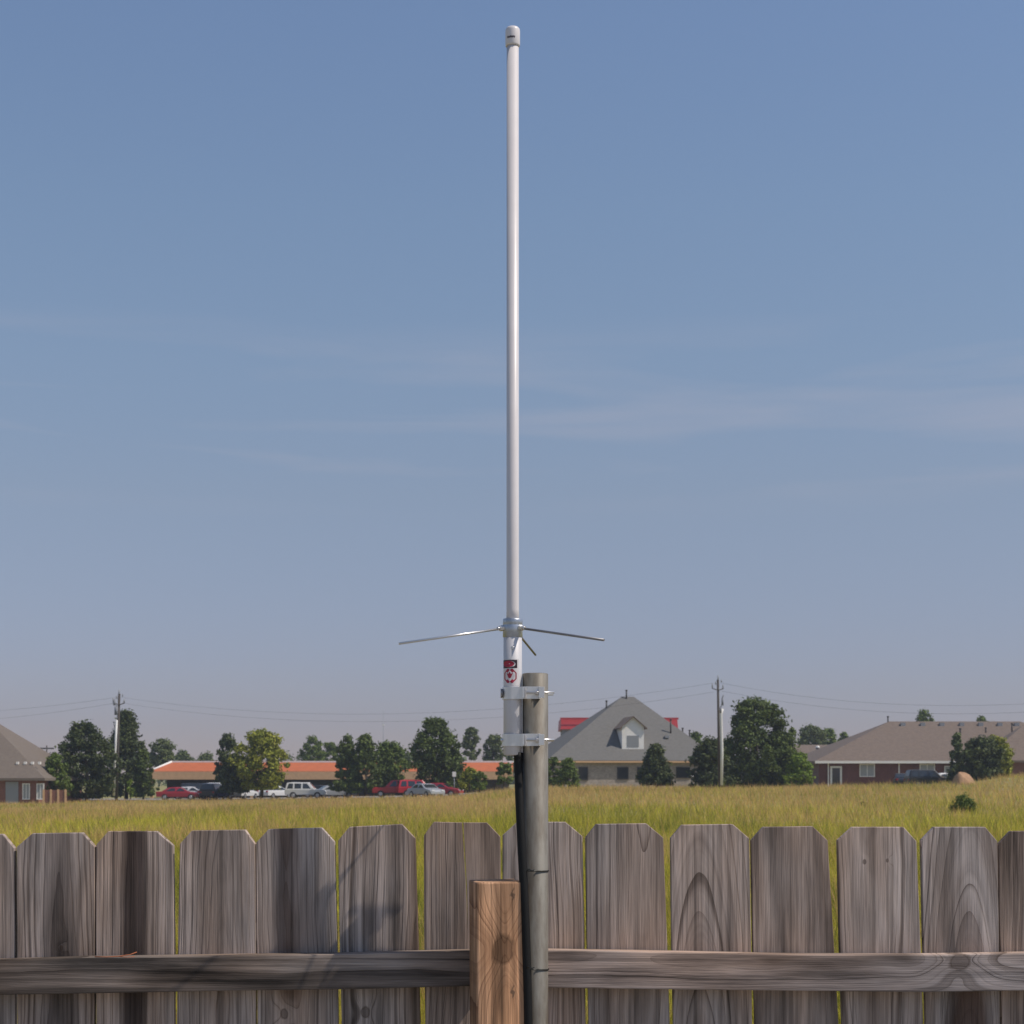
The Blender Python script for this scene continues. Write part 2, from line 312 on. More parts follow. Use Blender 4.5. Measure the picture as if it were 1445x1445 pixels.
def smooth_noise(x, y, s, seed):
    r = np.random.default_rng(seed); v = 0
    for i in range(7):
        a = r.uniform(0, 6.28); f = r.uniform(.6, 1.8)/s; v = v+np.sin((x*np.cos(a)+y*np.sin(a))*f*6.28+r.uniform(0, 6.28))
    return v/7**.5
def build_grass(n=560000):
    u = rng.uniform(0, 1, n)
    Y = np.exp(np.log(5.5)+u**.85*(np.log(186)-np.log(5.5)))
    px = rng.uniform(-330, 1775, n); x = (px-CX)/F*Y
    # clumping
    x += rng.normal(0, .03, n)
    keep = ~((Y > 184.5) & (x < -3)) & ~((Y > 174) & (x > -15) & (x < -4)); x, Y = x[keep], Y[keep]; n = len(x)
    z = gz(x, Y)
    pn = smooth_noise(x, Y*.55, 14, 1); pn2 = smooth_noise(x, Y*.7, 3.5, 2); pn3 = smooth_noise(x, Y*.8, 1.1, 3)
    h = (.40+.13*pn2+.10*pn3)*rng.uniform(.55, 1.3, n); tall = rng.uniform(0, 1, n) < .012; h = np.where(tall, h*1.6, h); h = np.clip(h, .12, 1.0)
    shortz = np.clip((x+22)/12, 0, 1); h *= .75+.25*shortz      # shorter towards the lot on the left
    near = np.clip((Y-66)/40, 0, 1)
    pn4 = smooth_noise(x, Y*.35, 30, 4); pb = np.clip(.03+.78*near+.30*pn+.24*pn2+.22*pn4, .02, .95)         # share of dry seed heads
    pb = np.where(x > 15*Y/150, pb*.85, pb)
    brown = rng.uniform(0, 1, n) < pb
    w = (.006+.00027*Y)*rng.uniform(.6, 1.4, n)
    ang = rng.uniform(0, np.pi, n); dx = np.cos(ang)*w/2; dy = np.sin(ang)*w/2
    lx = rng.normal(0, .34, n)*h-.05*h; ly = rng.normal(0, .34, n)*h
    V = np.zeros((n, 3, 3)); V[:, 0] = np.stack([x-dx, Y-dy, z-.03], 1); V[:, 1] = np.stack([x+dx, Y+dy, z-.03], 1); V[:, 2] = np.stack([x+lx, Y+ly, z+h], 1)
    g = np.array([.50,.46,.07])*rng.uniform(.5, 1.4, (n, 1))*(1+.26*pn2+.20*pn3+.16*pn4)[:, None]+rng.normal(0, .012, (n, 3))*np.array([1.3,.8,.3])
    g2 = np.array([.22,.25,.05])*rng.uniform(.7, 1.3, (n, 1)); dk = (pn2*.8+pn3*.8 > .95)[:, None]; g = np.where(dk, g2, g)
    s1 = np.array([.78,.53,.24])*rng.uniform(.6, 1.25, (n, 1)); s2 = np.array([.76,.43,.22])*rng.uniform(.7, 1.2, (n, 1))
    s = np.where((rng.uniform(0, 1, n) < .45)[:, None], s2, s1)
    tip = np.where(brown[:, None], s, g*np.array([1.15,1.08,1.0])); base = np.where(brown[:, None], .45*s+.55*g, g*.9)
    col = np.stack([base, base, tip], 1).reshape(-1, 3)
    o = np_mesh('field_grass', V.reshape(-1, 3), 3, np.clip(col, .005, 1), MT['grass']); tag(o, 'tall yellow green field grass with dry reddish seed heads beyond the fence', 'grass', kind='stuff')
build_grass()

# ---------------------------------------------------------------- fence (one thing): pickets, rails, post
fence = empty('fence', (0, 3.0, 0), 0, 'weathered grey dog-ear picket fence with horizontal rails and a brown square post', 'fence')
FS = F/3.0        # pixels per metre on the picket face
# left@1195, right@1195, left@1440, right@1440, top-left y, top-right y, flat left, flat right
PK = [(-92,20,-92,21,1177,1177,-70,3), (24,134,25,133,1176,1175,46,116), (136,244,136,246,1173,1173,153,221), (254,360,250,361,1172,1171,271,346),
      (361.5,472,363,477,1170,1168,379,454), (477,586,482,593,1167,1163,493,567), (598,706,600,707,1160,1161,612,687), (709,822,711,826.5,1160,1160,730,798),
      (826,936,830.5,945,1163,1162,841,912), (946,1057,950,1061,1164,1163,962,1034), (1060,1168,1065.5,1183,1167,1166,1077,1147), (1182,1293,1188.5,1302.5,1167,1167,1203,1275),
      (1300,1407,1306.5,1410.5,1167,1167,1318,1390), (1409,1520,1414,1524,1173,1172,1427,1502)]
xr = 1526
for i in range(7): PK.append((xr, xr+110, xr+1, xr+111, 1170+i%3*3, 1170+i%2*3, xr+20, xr+90)); xr += 116
xl = -96
for i in range(7): PK.insert(0, (xl-110, xl, xl-109, xl+1, 1176+i%3*2, 1175+i%2*3, xl-90, xl-20)); xl -= 116
WP = {0:dict(x0=.02,a=.06,k=.1,seed=2), 1:dict(knots=[(.01,-.099,.0045)],x0=.005,a=.035,k=.12,seed=3,stain=.75,heart=(.10,.085,.08),heart_r=.045,heart_mix=.6),
      2:dict(x0=0,a=.022,k=.03,seed=5,heart=(.075,.058,.055),heart_r=.030,heart_mix=.9,freq=150), 3:dict(x0=.012,a=.045,k=.16,seed=8,heart=(.13,.08,.05),heart_r=.036,freq=120),
      4:dict(knots=[(-.02,-.215,.009)],x0=-.015,a=.028,k=-.05,seed=9,heart=(.14,.09,.065),heart_r=.034,heart_mix=.8), 5:dict(x0=.085,a=.03,k=.06,knots=[(-.02,-.215,.009)],seed=12,heart=(.16,.12,.09),heart_r=.04,stain=.7),
      6:dict(x0=.03,a=.06,k=.08,seed=14,freq=130), 7:dict(x0=-.06,a=.05,k=.04,seed=15,freq=120), 8:dict(x0=.03,a=.06,k=-.1,seed=17,freq=95),
      9:dict(x0=-.018,a=.062,k=.25,kmul=.42,seed=20,freq=85,heart=(.15,.105,.075),heart_r=.036,heart_mix=.95,warp=.004), 10:dict(x0=.0,a=.10,k=.06,seed=23,stain=.65,freq=70),
      11:dict(knots=[(-.022,.052,.004),(.018,.055,.004)],x0=-.01,a=.05,k=-.16,seed=25,freq=100,heart=(.15,.11,.08),heart_r=.028), 12:dict(x0=.016,a=.060,k=.24,kmul=.42,seed=28,heart=(.12,.075,.055),heart_r=.052,heart_mix=.95,warp=.005,freq=90),
      13:dict(x0=.04,a=.04,k=.1,seed=31,stain=.7)}
for i, (l1, r1, l2, r2, t1, t2, fl, fr) in enumerate(PK):
    idx = i-7; kw = dict(WP.get(idx, dict(x0=random.uniform(-.04,.04), a=random.uniform(.02,.07), k=random.uniform(-.15,.15), seed=40+i)))
    xc = ((l1+r1)/2-CX)/FS; Z0 = 1.70
    fx = lambda p: (p-CX)/FS-xc
    fz = lambda q: HC-(q-HZ)/FS-Z0
    sl = 20
    poly = [(fx(l2), fz(1440)), (fx(l2), -Z0+.03), (fx(r2), -Z0+.03), (fx(r2), fz(1440)), (fx((r1+r2)/2)+.0008, fz(1320)), (fx(r1), fz(t2+sl)), (fx(fr), fz(t2))]
    if idx == 6: poly += [(fx(653.6), fz(1161)), (fx(658.6), fz(1250)), (fx(661), fz(1342)), (fx(657.6), fz(1250)), (fx(651.8), fz(1161))]
    poly += [(fx(fl), fz(t1)), (fx(l1), fz(t1+sl-1)), (fx((l1+l2)/2)-.0006, fz(1320))]
    if 'light' not in kw: f_ = random.uniform(.9, 1.1); kw['light'] = tuple(c*f_ for c in (.49,.415,.365))
    dy = random.uniform(-.003, .003)
    o = MB().prism(poly, dy, dy+.016).build('picket', wood('picket_wood', **kw), fence, (xc, 0, Z0), bevel=.0012)
    o['label'] = ['grey weathered picket with clipped corners', 'grey picket with a dark brown streak'][idx in (1, 2, 4, 12)]
rail_kw = dict(axis='X', light=(.30,.265,.25), dark=(.10,.085,.08))
def rail(ps_top, ps_bot, m, y0=-.040, y1=-.0035):
    xc = ((ps_top[0][0]+ps_top[-1][0])/2-CX)/FS; zc = HC-(ps_top[0][1]+25-HZ)/FS
    k = 3.0/(3.0+y0)
    f = lambda p: ((p[0]-CX)/F*(3+y0)-xc, HC-(p[1]-HZ)/F*(3+y0)-zc)
    poly = [f(p) for p in ps_top]+[f(p) for p in reversed(ps_bot)]
    return MB().prism(poly, y0, y1).build('rail', m, fence, (xc, 0, zc), bevel=.0018)
rl = rail([(-900,1368),(5,1355),(120,1351.5),(300,1349),(480,1346.5),(690,1341)], [(-900,1412),(5,1404),(150,1401.5),(330,1398),(500,1396),(690,1391)],
     wood('rail_wood_dark', seed=3, x0=.01, a=.05, k=.012, light=(.32,.265,.225), dark=(.12,.096,.08), heart=(.14,.10,.085), heart_r=.04, axis='X', knots=[(-.002, -.55, .010)], stain=.9, freq=70, warp=.007))
rl['label'] = 'dark stained left rail'
rr = rail([(765,1341),(870,1342.5),(1000,1345),(1120,1347.5),(1300,1348),(1445,1345.5),(2300,1345)], [(765,1394),(1000,1397),(1200,1399),(1300,1400),(1445,1398),(2300,1398)],
     wood('rail_wood_light', seed=6, x0=.02, a=.03, k=-.035, light=(.50,.425,.385), dark=(.16,.125,.105), heart=(.24,.18,.14), heart_r=.022, axis='X', knots=[(.016, -.235, .020)], stain=.75, freq=95, warp=.009))
rr['label'] = 'lighter grey right rail with a large knot'
# post: 4x4, turned a little so its left side shows
pw = wood('post_wood', seed=9, x0=.004, a=.022, k=.02, light=(.74,.47,.29), dark=(.36,.20,.12), heart=(.56,.34,.20), heart_r=.03, knots=[(.002, -.112, .022)], stain=.8, freq=120, warp=.006, heart_mix=.5, knot_col=(.07,.035,.018))
pc = P(702, 1242, 2.905); 
post = MB().prism([(-.0425,-1.8),(.0385,-1.8),(.0385,.0),(-.0425,.0)], -.041, .041).build('post', pw, fence, (pc.x, 2.893-3.0, pc.z), bevel=.003)
post.rotation_euler = (0, R(-.4), R(11)); post['label'] = 'reddish brown square post with a round knot'

# ---------------------------------------------------------------- mast pipe, antenna, cable, ties
YA = 2.89; SA = F/YA
ax = lambda px: (px-CX)/SA
az = lambda py: HC-(py-HZ)/SA
r_pipe = 18.3/SA
xp = ax(755.3)
mast = MB().lathe([(r_pipe, -.05), (r_pipe, az(951)), (r_pipe-.0025, az(950)), (r_pipe-.004, az(951.5)), (r_pipe-.004, az(990))], 40).build('mast_pipe', MT['galv'], None, (xp, YA+.004, 0))
# antenna
xa = ax(723.5)
ant = empty('antenna', (xa, YA, az(1066)), 0, 'white vertical fibreglass antenna with three thin steel radials clamped to the pipe', 'antenna')
zb = az(1066)
h = lambda py: az(py)-zb
rt = 8.8/SA
o = MB().lathe([(rt*1.03, h(880)), (rt, h(860)), (rt*.97, h(64))], 40).build('radome_tube', MT['white_paint'], ant)
rc = 10.3/SA
cap = MB().lathe([(rc*.93, h(66)), (rc, h(64)), (rc, h(44)), (rc*.95, h(41.5)), (rc*.8, h(39.6)), (rc*.45, h(38.4)), (rc*.1, h(38))], 40).build('cap', MT['cap'], ant)
def decal(mb, cpx, cpy, w, hh, rad, poly=None, lift=.0003, n=10):
    """polygon (in px offsets) wrapped on the tube; cpx is an angle-like offset in px from tube centre"""
    pts = poly
    vs = [( (rad+lift)*math.sin((cpx+u)/SA/rad), -(rad+lift)*math.cos((cpx+u)/SA/rad), h(cpy+v)) for u, v in pts]
    c = ((rad+lift)*math.sin(cpx/SA/rad), -(rad+lift)*math.cos(cpx/SA/rad), h(cpy))
    k = len(vs); mb.add(vs+[c], [(i, (i+1)%k, k) for i in range(k)])
def rect(w, hh, n=8): return [(-w+2*w*i/n, -hh) for i in range(n+1)]+[(w-2*w*i/n, hh) for i in range(n+1)]
def oval(a, b, n=24): return [(a*math.cos(6.2832*i/n), b*math.sin(6.2832*i/n)) for i in range(n)]
def gridrect(mb, c0, c1, y0, y1, rad, lift, n=14):
    vs = []
    for i in range(n+1):
        t = (c0+(c1-c0)*i/n)/SA/rad
        for y in (y0, y1): vs.append(((rad+lift)*math.sin(t), -(rad+lift)*math.cos(t), h(y)))
    mb.add(vs, [(2*i, 2*i+1, 2*i+3, 2*i+2) for i in range(n)], True)
mk = MB()
for j, (a0, a1) in enumerate([(-8.2,-6.6),(-6.1,-4.2),(-3.7,-2.2),(-1.8,.2),(.6,1.6),(2.0,3.2)]):
    gridrect(mk, a0, a1, 54.2+(.4 if j % 2 else 0), 57.2-(.3 if j == 4 else 0), rc, .0003, 3)
mk.build('cap_marking', MT['label_dark'], cap)
rb = 13.0/SA
MT['alu2'] = mat('satin_aluminium_tube', (.66,.64,.65), .5, metal=.12, noise=.10, nscale=50, stretch=(1,1,.1))
base = MB().lathe([(rb*.8, h(1066)), (rb, h(1064.5)), (rb, h(898)), (rb*.9, h(897))], 48).build('base_tube', MT['alu2'], ant)
col = MB().lathe([(13.2/SA, h(899.5)), (13.9/SA, h(899)), (13.9/SA, h(883)), (13.5/SA, h(882)), (13.9/SA, h(881)), (13.9/SA, h(875)), (13.2/SA, h(873.3)), (9.3/SA, h(873.2))], 40).build('collar', MT['zinc'], ant)
MB().cyl((-.012*.1, -rb-.0015, h(915)), (-.0002, -rb+.001, h(915)), .0026, .0033, 12).build('set_screw', MT['steel'], ant)
# rear-right side white coating and label
lab = MB(); gridrect(lab, -19, 9.5, 931, 968, rb, .0002); lab_o = lab.build('sticker', MT['label_white'], ant)
d = MB(); gridrect(d, -18.5, 6.5, 932, 943.5, rb, .0004); d.build('dark_panel', MT['label_dark'], lab_o)
d = MB(); decal(d, -5, 937.8, 0, 0, rb, oval(8.8, 4.6), .0010); d.build('crescent', MT['label_white'], lab_o)
d = MB(); decal(d, -6.4, 937.6, 0, 0, rb, oval(8.4, 4.5), .0014); d.build('red_oval', MT['label_red'], lab_o)
d = MB(); decal(d, -4, 954.5, 0, 0, rb, [(10.2*math.cos(R(a+22.5)), 10.8*math.sin(R(a+22.5))) for a in range(0, 360, 45)], .0008); d.build('red_octagon', MT['label_red'], lab_o)
d = MB(); decal(d, -4, 954.5, 0, 0, rb, [(7.2,0),(0,8.2),(-7.2,0),(0,-8.2)], .0013); d.build('white_diamond', MT['label_white'], lab_o)
d = MB(); decal(d, -4, 953.0, 0, 0, rb, [(-4.3,-2.6),(-1.6,-1.2),(0,-4.6),(1.6,-1.2),(4.3,-2.6),(2.4,2.2),(1.2,4.8),(-1.2,4.8),(-2.4,2.2)], .0018); d.build('emblem_mark', MT['label_red'], lab_o)
# radials: three at 120 degrees
Lr = .199
for th, m in ((198, 'steel'), (318, 'dark_metal'), (78, 'dark_metal')):
    dv = Vector((math.cos(R(th)), math.sin(R(th)), 0)); z0 = h(886.5)
    a = dv*.013+Vector((0,0,z0)); b = dv*(Lr)+Vector((0,0,z0-.031))
    ob = MB().cyl(a, b, .0021, .0020, 12).build('radial', MT[m], ant)
    e1 = dv*.0155; e2 = dv*.0235
    MB().cyl(Vector((0,0,z0))+e1, Vector((0,0,z0-.001))+e2, .0056, .0050, 6, smooth=False).build('nut', MT['steel'], ob, bevel=.0006)
    MB().cyl(Vector((0,0,z0-.001))+e2, Vector((0,0,z0-.0015))+dv*.028, .0036, .0028, 12).build('ferrule', MT['steel'], ob)
# clamps (two): band round the tube, strap ahead of the pipe, threaded bolts
def clamp(py, big):
    hh = 8.6/SA; z = h(py); rbo = rb+.0022; root = ant
    dxp = xp-xa
    mb = MB(); pts = []
    # outline seen from above of the band, front side: from the tube's rear-left round the front and then straight right
    for a in range(-150, 12, 9): pts.append((rbo*math.sin(R(a)), -rbo*math.cos(R(a))))
    yf = -.0265
    pts += [(.013, -.0185), (.021, yf+.002), (.0235, yf), (.045, yf), (.0465, yf+.004), (.0465, -.014)]
    inner = []
    n = len(pts); vs = []
    th = .0021
    for i, (x, y) in enumerate(pts):
        x0, y0 = pts[max(i-1,0)]; x1, y1 = pts[min(i+1,n-1)]; dx, dy = x1-x0, y1-y0; l = math.hypot(dx, dy); nx, ny = -dy/l, dx/l
        for (ox, oy) in ((0,0), (nx*th, ny*th)):
            for zz in (z-hh, z+hh): vs.append((x+ox, y+oy, zz))
    fs = []
    for i in range(n-1):
        a = 4*i; b = a+4
        fs += [(a, a+1, b+1, b), (a+2, b+2, b+3, a+3), (a+1, a+3, b+3, b+1), (a, b, b+2, a+2)]
    fs += [(0,2,3,1), (4*n-4, 4*n-3, 4*n-1, 4*n-2)]
    mb.add(vs, fs)
    # V jaw plate between tube and pipe, raised lips
    mb.box(.0165, .0195, -.030, .028, z-hh*.92, z+hh*.92)
    cl = mb.build('clamp', MT['alu'], root, bevel=.0004, segs=1)
    # the back strap on the far side of the pipe
    MB().box(.0195, dxp+.014, .0265, .0287, z-hh, z+hh).build('back_strap', MT['alu'], cl)
    MB().cyl((.0230, -.0335, z), (.0700, -.0335, z), .0019, n=12).build('bolt', MT['steel'], cl)
    MB().cyl((-.0195, .0325, z), (.0700, .0325, z), .0019, n=12).build('bolt', MT['steel'], cl)
    MB().cyl((.0385, -.0335, z), (.0430, -.0335, z), .0046, n=6, smooth=False).build('nut', MT['steel'], cl, bevel=.0005)
    MB().box(.0437, .0530, -.0372, -.0355, z-hh*.9, z+hh*.9).box(.0437, .0455, -.0355, -.014, z-hh*.9, z+hh*.9).build('flange', MT['alu'], cl, bevel=.0004, segs=1)
    MB().cyl((-.0205, -.004, z), (-.0165, -.004, z), .0085 if big else .003, .0065 if big else .002, 16).build('bolt_head', MT['steel' if not big else 'dark_metal'], cl, bevel=.0008)
clamp(978.5, True); clamp(1044.5, False)
# coax cable
cab = [P(731.5, 1062, 2.885), P(731.5, 1085, 2.884), P(734, 1150, 2.872), P(738, 1230, 2.864), P(741.5, 1300, 2.862), P(744, 1380, 2.862), P(746, 1460, 2.862), P(748, 1800, 2.86), P(750, 2700, 2.86)]
pts = []
for i in range(len(cab)-1):
    for k in range(6): pts.append(cab[i].lerp(cab[i+1], k/6))
pts.append(cab[-1])
for _ in range(6): pts = [pts[0]]+[(pts[i-1]+pts[i]*2+pts[i+1])/4 for i in range(1, len(pts)-1)]+[pts[-1]]
o0 = pts[-1].copy()
cable = MB().tube([p-o0 for p in pts], (.0076 if 0 else .0074), 16).build('coax_cable', MT['black'], None, o0)
tag(cable, 'thick black coaxial cable running down from the antenna in front of the pipe', 'cable')
con = MB().cyl((ax(731.5)-xa, -.005, h(1073)), (ax(731.5)-xa, -.005, h(1062)), .0078, n=20).build('connector', MT['black'], ant)
tag(mast, 'weathered grey galvanised pipe standing beside the brown post and carrying the antenna', 'pipe')
nb = [P(134,1350,2.965), P(150,1350.5,2.962), P(168,1349.5,2.963), P(184,1347,2.97), P(193,1343.5,2.975)]
tw_ = MB().tube([q-nb[0] for q in nb], .0009, 6); tw_.tube([nb[2]-nb[0], P(178,1351,2.961)-nb[0], P(190,1350,2.962)-nb[0]], .0007, 6)
tag(tw_.build('dry_twig', mat('rusty_needle', (.38,.12,.05), .7), None, nb[0]), 'thin rusty orange pine needle twig lying on the dark left rail', 'twig')
def tie(py, dz, lab):
    n = 40; ps = []
    hx = (xp + (P(740, py, 2.862).x))/2
    for i in range(n+1):
        t = 2*math.pi*i/n; c = math.cos(t); s_ = math.sin(t)
        # loop round both the pipe and the cable
        x = c*(r_pipe+.001)+xp; y = s_*(r_pipe+.001)+YA+.004
        if c < 0 and s_ < .3: x -= .004*(-c); y -= .0135*max(0, min(1, -s_*1.2+.25))
        ps.append(Vector((x, y, dz*(-c)*.5)))
    zc = az(py)
    o = MB().tube([p-Vector((xp, YA, 0)) for p in ps], .0011, 6)
    tw = P(744, py, 2.85)-Vector((xp, YA, zc)); o.tube([tw, tw+Vector((.003,-.003,.002)), tw+Vector((.008,-.002,-.001)), tw+Vector((.012,-.004,.001))], .0010, 6)
    o = o.build('wire_tie', MT['wire'], None, (xp, YA, zc)); tag(o, lab, 'wire tie', 'twisted wire ties round the pipe')
tie(1228, .002, 'thin dark wire tie wrapped round pipe and cable just below the picket tops')
tie(1365.5, .006, 'thin dark wire tie wrapped round pipe and cable level with the rails')

# ---------------------------------------------------------------- buildings
def hip_roof(mb, x0, x1, y0, y1, ze, zr, rx0, rx1, ry, over=.5, th=.25):
    """hip roof as a closed solid: eave rectangle and a ridge"""
    x0 -= over; x1 += over; y0 -= over; y1 += over
    vs = [(x0,y0,ze),(x1,y0,ze),(x1,y1,ze),(x0,y1,ze),(rx0,ry,zr),(rx1,ry,zr)]
    vs += [(x0,y0,ze-th),(x1,y0,ze-th),(x1,y1,ze-th),(x0,y1,ze-th)]
    mb.add(vs, [(0,1,5,4),(1,2,5),(2,3,4,5),(3,0,4),(0,6,7,1),(1,7,8,2),(2,8,9,3),(3,9,6,0),(9,8,7,6)])
def window(parent, x, z0, z1, w, y, m='glass', frame='white', mull=True):
    f = MB(); t = .09
    f.box(x-w/2-t, x+w/2+t, y-.06, y+.02, z1, z1+t).box(x-w/2-t, x+w/2+t, y-.08, y+.02, z0-t, z0).box(x-w/2-t, x-w/2, y-.06, y+.02, z0, z1).box(x+w/2, x+w/2+t, y-.06, y+.02, z0, z1)
    if mull: f.box(x-.03, x+.03, y-.05, y+.02, z0, z1)
    fo = f.build('window', MT[frame], parent)
    MB().box(x-w/2, x+w/2, y-.03, y+.01, z0, z1).build('pane', MT[m], fo)
    return fo
def pipe_vent(parent, x, y, z0, z1, r=.1, m='dark_wall', cap=None):
    o = MB().cyl((x,y,z0), (x,y,z1), r, n=8).cyl((x,y,z1), (x,y,z1+.12), r*1.5, n=8).build('roof_vent', MT[m], parent)
    if cap: MB().cyl((x,y,z1+.13), (x,y,z1+.4), r*2.2, r*1.2, n=8).build('vent_cap', MT[cap], o)

# centre house, grey pyramid roof with a white dormer
Yf = 175.0; gh = .85
H1 = empty('grey_roof_house', (X(877, Yf)+1.45, Yf+.09, gh), R(8), 'pale brick house with tall grey pyramid roof and white gabled dormer', 'house')
ox = X(877, Yf); ze = Z(1073, Yf)-gh; zp = Z(983, 184.5)-gh
lx0 = X(750, Yf)-ox; lx1 = X(1004, Yf)-ox; apx = X(877, 184.5)-ox
MB().box(lx0+.5, lx1-.5, .5, 18.5, -1, ze-.25).build('wall', MT['brick_pale'], H1)
m = MB(); hip_roof(m, lx0+.5, lx1-.5, .5, 18.5, ze, zp, apx-.05, apx+1.25, 9.5); rf = m.build('roof', MT['roof_grey'], H1)
MB().box(lx0+.02, lx1-.02, -.03, .0, ze-.24, ze-.06).build('fascia', MT['tan'], H1)
for px0, px1, y0, y1, fr in ((816,827,1083,1100,'dark_wall'), (871,885,1083,1099,'dark_wall'), (900,914,1083,1099,'dark_wall'), (956,974,1083,1097,'dark_wall')):
    a = X((px0+px1)/2, Yf+.5)-ox-1.35
    window(H1, a, Z(y1, Yf)-gh, Z(y0, Yf)-gh-.05, (px1-px0)/13.7, .48, 'greenglass' if 'greenglass' in MT else 'glass', fr, False)
# roof front plane: z = ze + k*t
kf = (zp-ze)/9.5
def tr(py):   # depth behind the eave at which the roof front plane meets photo row py
    return (ze+gh-HC-(HZ-py)/F*Yf)/((HZ-py)/F-kf)
tb = tr(1057); dx0 = X(876.5, Yf+tb)-ox-1.15; dx1 = X(908, Yf+tb)-ox-1.15; dza = Z(1012, Yf+tb)-gh; dze = Z(1025.5, Yf+tb)-gh; dzb = Z(1057.5, Yf+tb)-gh; dxm = (dx0+dx1)/2
D = MB().prism([(dx0,dzb-.3),(dx1,dzb-.3),(dx1,dze),(dxm,dza),(dx0,dze)], tb, tb+5.6).build('dormer', MT['white'], H1)
sl = (dza-dze)/(dxm-dx0); ov = .3
dr = MB()
for s_ in (-1, 1):
    xe = dxm+s_*((dxm-dx0)+ov); zz = dze-ov*sl
    q = [(dxm, tb-.3, dza+.12), (xe, tb-.3, zz+.12), (xe, tb+6.0, zz+.12), (dxm, tb+6.0, dza+.12)]
    dr.slab(q if s_ > 0 else q[::-1], .11)
dr.build('dormer_roof', MT['roof_brown'], D)
MB().box(dxm-.62, dxm+.62, tb-.035, tb+.02, Z(1054, Yf+tb)-gh, Z(1038, Yf+tb)-gh).build('dormer_window', MT['blind'] if False else MT['plate'], D)
for px, yt, yb in ((853,990,1003), (882,975,984), (936,1016,1034), (963,1028,1036), (973,1031,1040)):
    t_ = max(.5, (ze+gh-HC-(HZ-yb)/F*Yf)/((HZ-yb)/F-kf)); t_ = min(t_, 9.2)
    if px in (853, 963, 973): t_ = 9.0
    pipe_vent(H1, X(px, Yf+t_)-ox, t_, Z(yb+3, Yf+t_)-gh, Z(yt, Yf+t_)-gh, .085)
MB().box(X(926,Yf+3)-ox, X(932,Yf+3)-ox, 3.0, 3.4, Z(1041,Yf+3)-gh, Z(1037.5,Yf+3)-gh).build('box_vent', MT['plate'], H1)

# red roofed building behind it
Yr = 262.0
H2 = empty('red_roof_building', (X(874, Yr), Yr, -.2), 0, 'building with bright red flat topped roof showing behind the grey pyramid roof', 'building')
bx = X(874, Yr); a0 = X(791, Yr)-bx; a1 = X(957, Yr)-bx
MB().box(a0+.4, a1-.4, .5, 14, -1, Z(1029, Yr)+.2).build('wall', MT['greywall'], H2)
zt = Z(1013.5, Yr)+.2; zo = Z(1029, Yr)+.2
MB().add([(a0,0,zo),(a1,0,zo),(a1,14.5,zo),(a0,14.5,zo),(a0+.1,.5,zt),(a1-.1,.5,zt),(a1-.1,14,zt),(a0+.1,14,zt)], [(0,1,5,4),(1,2,6,5),(2,3,7,6),(3,0,4,7),(4,5,6,7),(3,2,1,0)]).build('roof', MT['red_roof'], H2)
MB().box(a0-.05, a1+.05, -.06, -.002, zt-.2, zt+.1).build('cap_trim', MT['red_roof'], H2)

# right house, brown roof, red brick
Yd = 180.0; gd = 1.0; rx = X(1150, Yd)
H3 = empty('brick_house', (rx, Yd, gd), 0, 'long red brick house with a broad brown hip roof and white framed door', 'house')
e3z = Z(1074, Yd)-gd; r3z = Z(1018, 191)-gd
L3 = 34
MB().box(.5, L3, .5, 21.5, -1, e3z-.25).build('wall', MT['brick_red'], H3)
m = MB(); hip_roof(m, .5, L3, .5, 21.5, e3z, r3z, X(1255,191)-rx, L3-9, 11); m.build('roof', MT['roof_brown'], H3)
MB().box(.0, L3, -.05, -.003, e3z-.24, e3z+.02).build('gutter', MT['white'], H3)
for px in (1170, 1270):
    MB().box(X(px,Yd)-rx-.06, X(px,Yd)-rx+.06, .38, .49, -1, e3z-.25).build('downspout', MT['white'], H3)
dz0, dz1 = Z(1108, Yd)-gd, Z(1083, Yd)-gd; dc = X(1181, Yd)-rx
df = MB().box(dc-.62, dc-.42, .44, .5, dz0, dz1+.15).box(dc+.42, dc+.62, .44, .5, dz0, dz1+.15).box(dc-.42, dc+.42, .44, .5, dz1-.05, dz1+.15).build('door', MT['white'], H3)
MB().box(dc-.42, dc+.42, .46, .5, dz0, dz1-.05).build('door_panel', MT['glass'], df)
for px0, px1, y0, y1 in ((1214,1236,1077,1095), (1299,1321,1077,1092), (1334,1350,1080,1092)):
    window(H3, X((px0+px1)/2, Yd)-rx, Z(y1, Yd)-gd, Z(y0, Yd)-gd-.15, (px1-px0)/13.33-.2, .49, 'blind')
for px in (1275, 1303, 1330, 1358, 1385, 1412, 1436):
    a = X(px, 189.5)-rx; MB().box(a-.25, a+.25, 9.6, 10.1, r3z-.75, r3z-.18).build('ridge_vent', MT['plate'], H3)
pipe_vent(H3, X(1253,191)-rx, 11, r3z-.5, Z(1012,191)-gd, .08)
pipe_vent(H3, X(1355,186)-rx, 6, Z(1037,186)-gd, Z(1029,186)-gd, .10)
pipe_vent(H3, X(1391,187)-rx, 7, Z(1034,187)-gd, Z(1028,187)-gd, .08)
pipe_vent(H3, X(1428,186)-rx, 6, Z(1034,186)-gd, Z(1022,186)-gd, .08)
# projecting wing at the right with its own hip
w0 = X(1388, 175)-rx; w1 = w0+17; 
MB().box(w0+.5, w1-.5, -4.5, .48, -1, e3z-.2).build('wing_wall', MT['brick_orange'], H3)
MB().add([(w0,-5,e3z+.02),(w1,-5,e3z+.02),(w1,9,e3z+3.5+.02),(w0,2.2,e3z+.06),((w0+w1)/2-2,3,e3z+3.95),((w0+w1)/2+2,9,e3z+4.3),
          (w0,-5,e3z-.2),(w1,-5,e3z-.2)], [(0,1,5,4),(0,4,3),(3,4,5),(1,2,5),(0,6,7,1)]).build('wing_roof', MT['roof_brown'], H3)
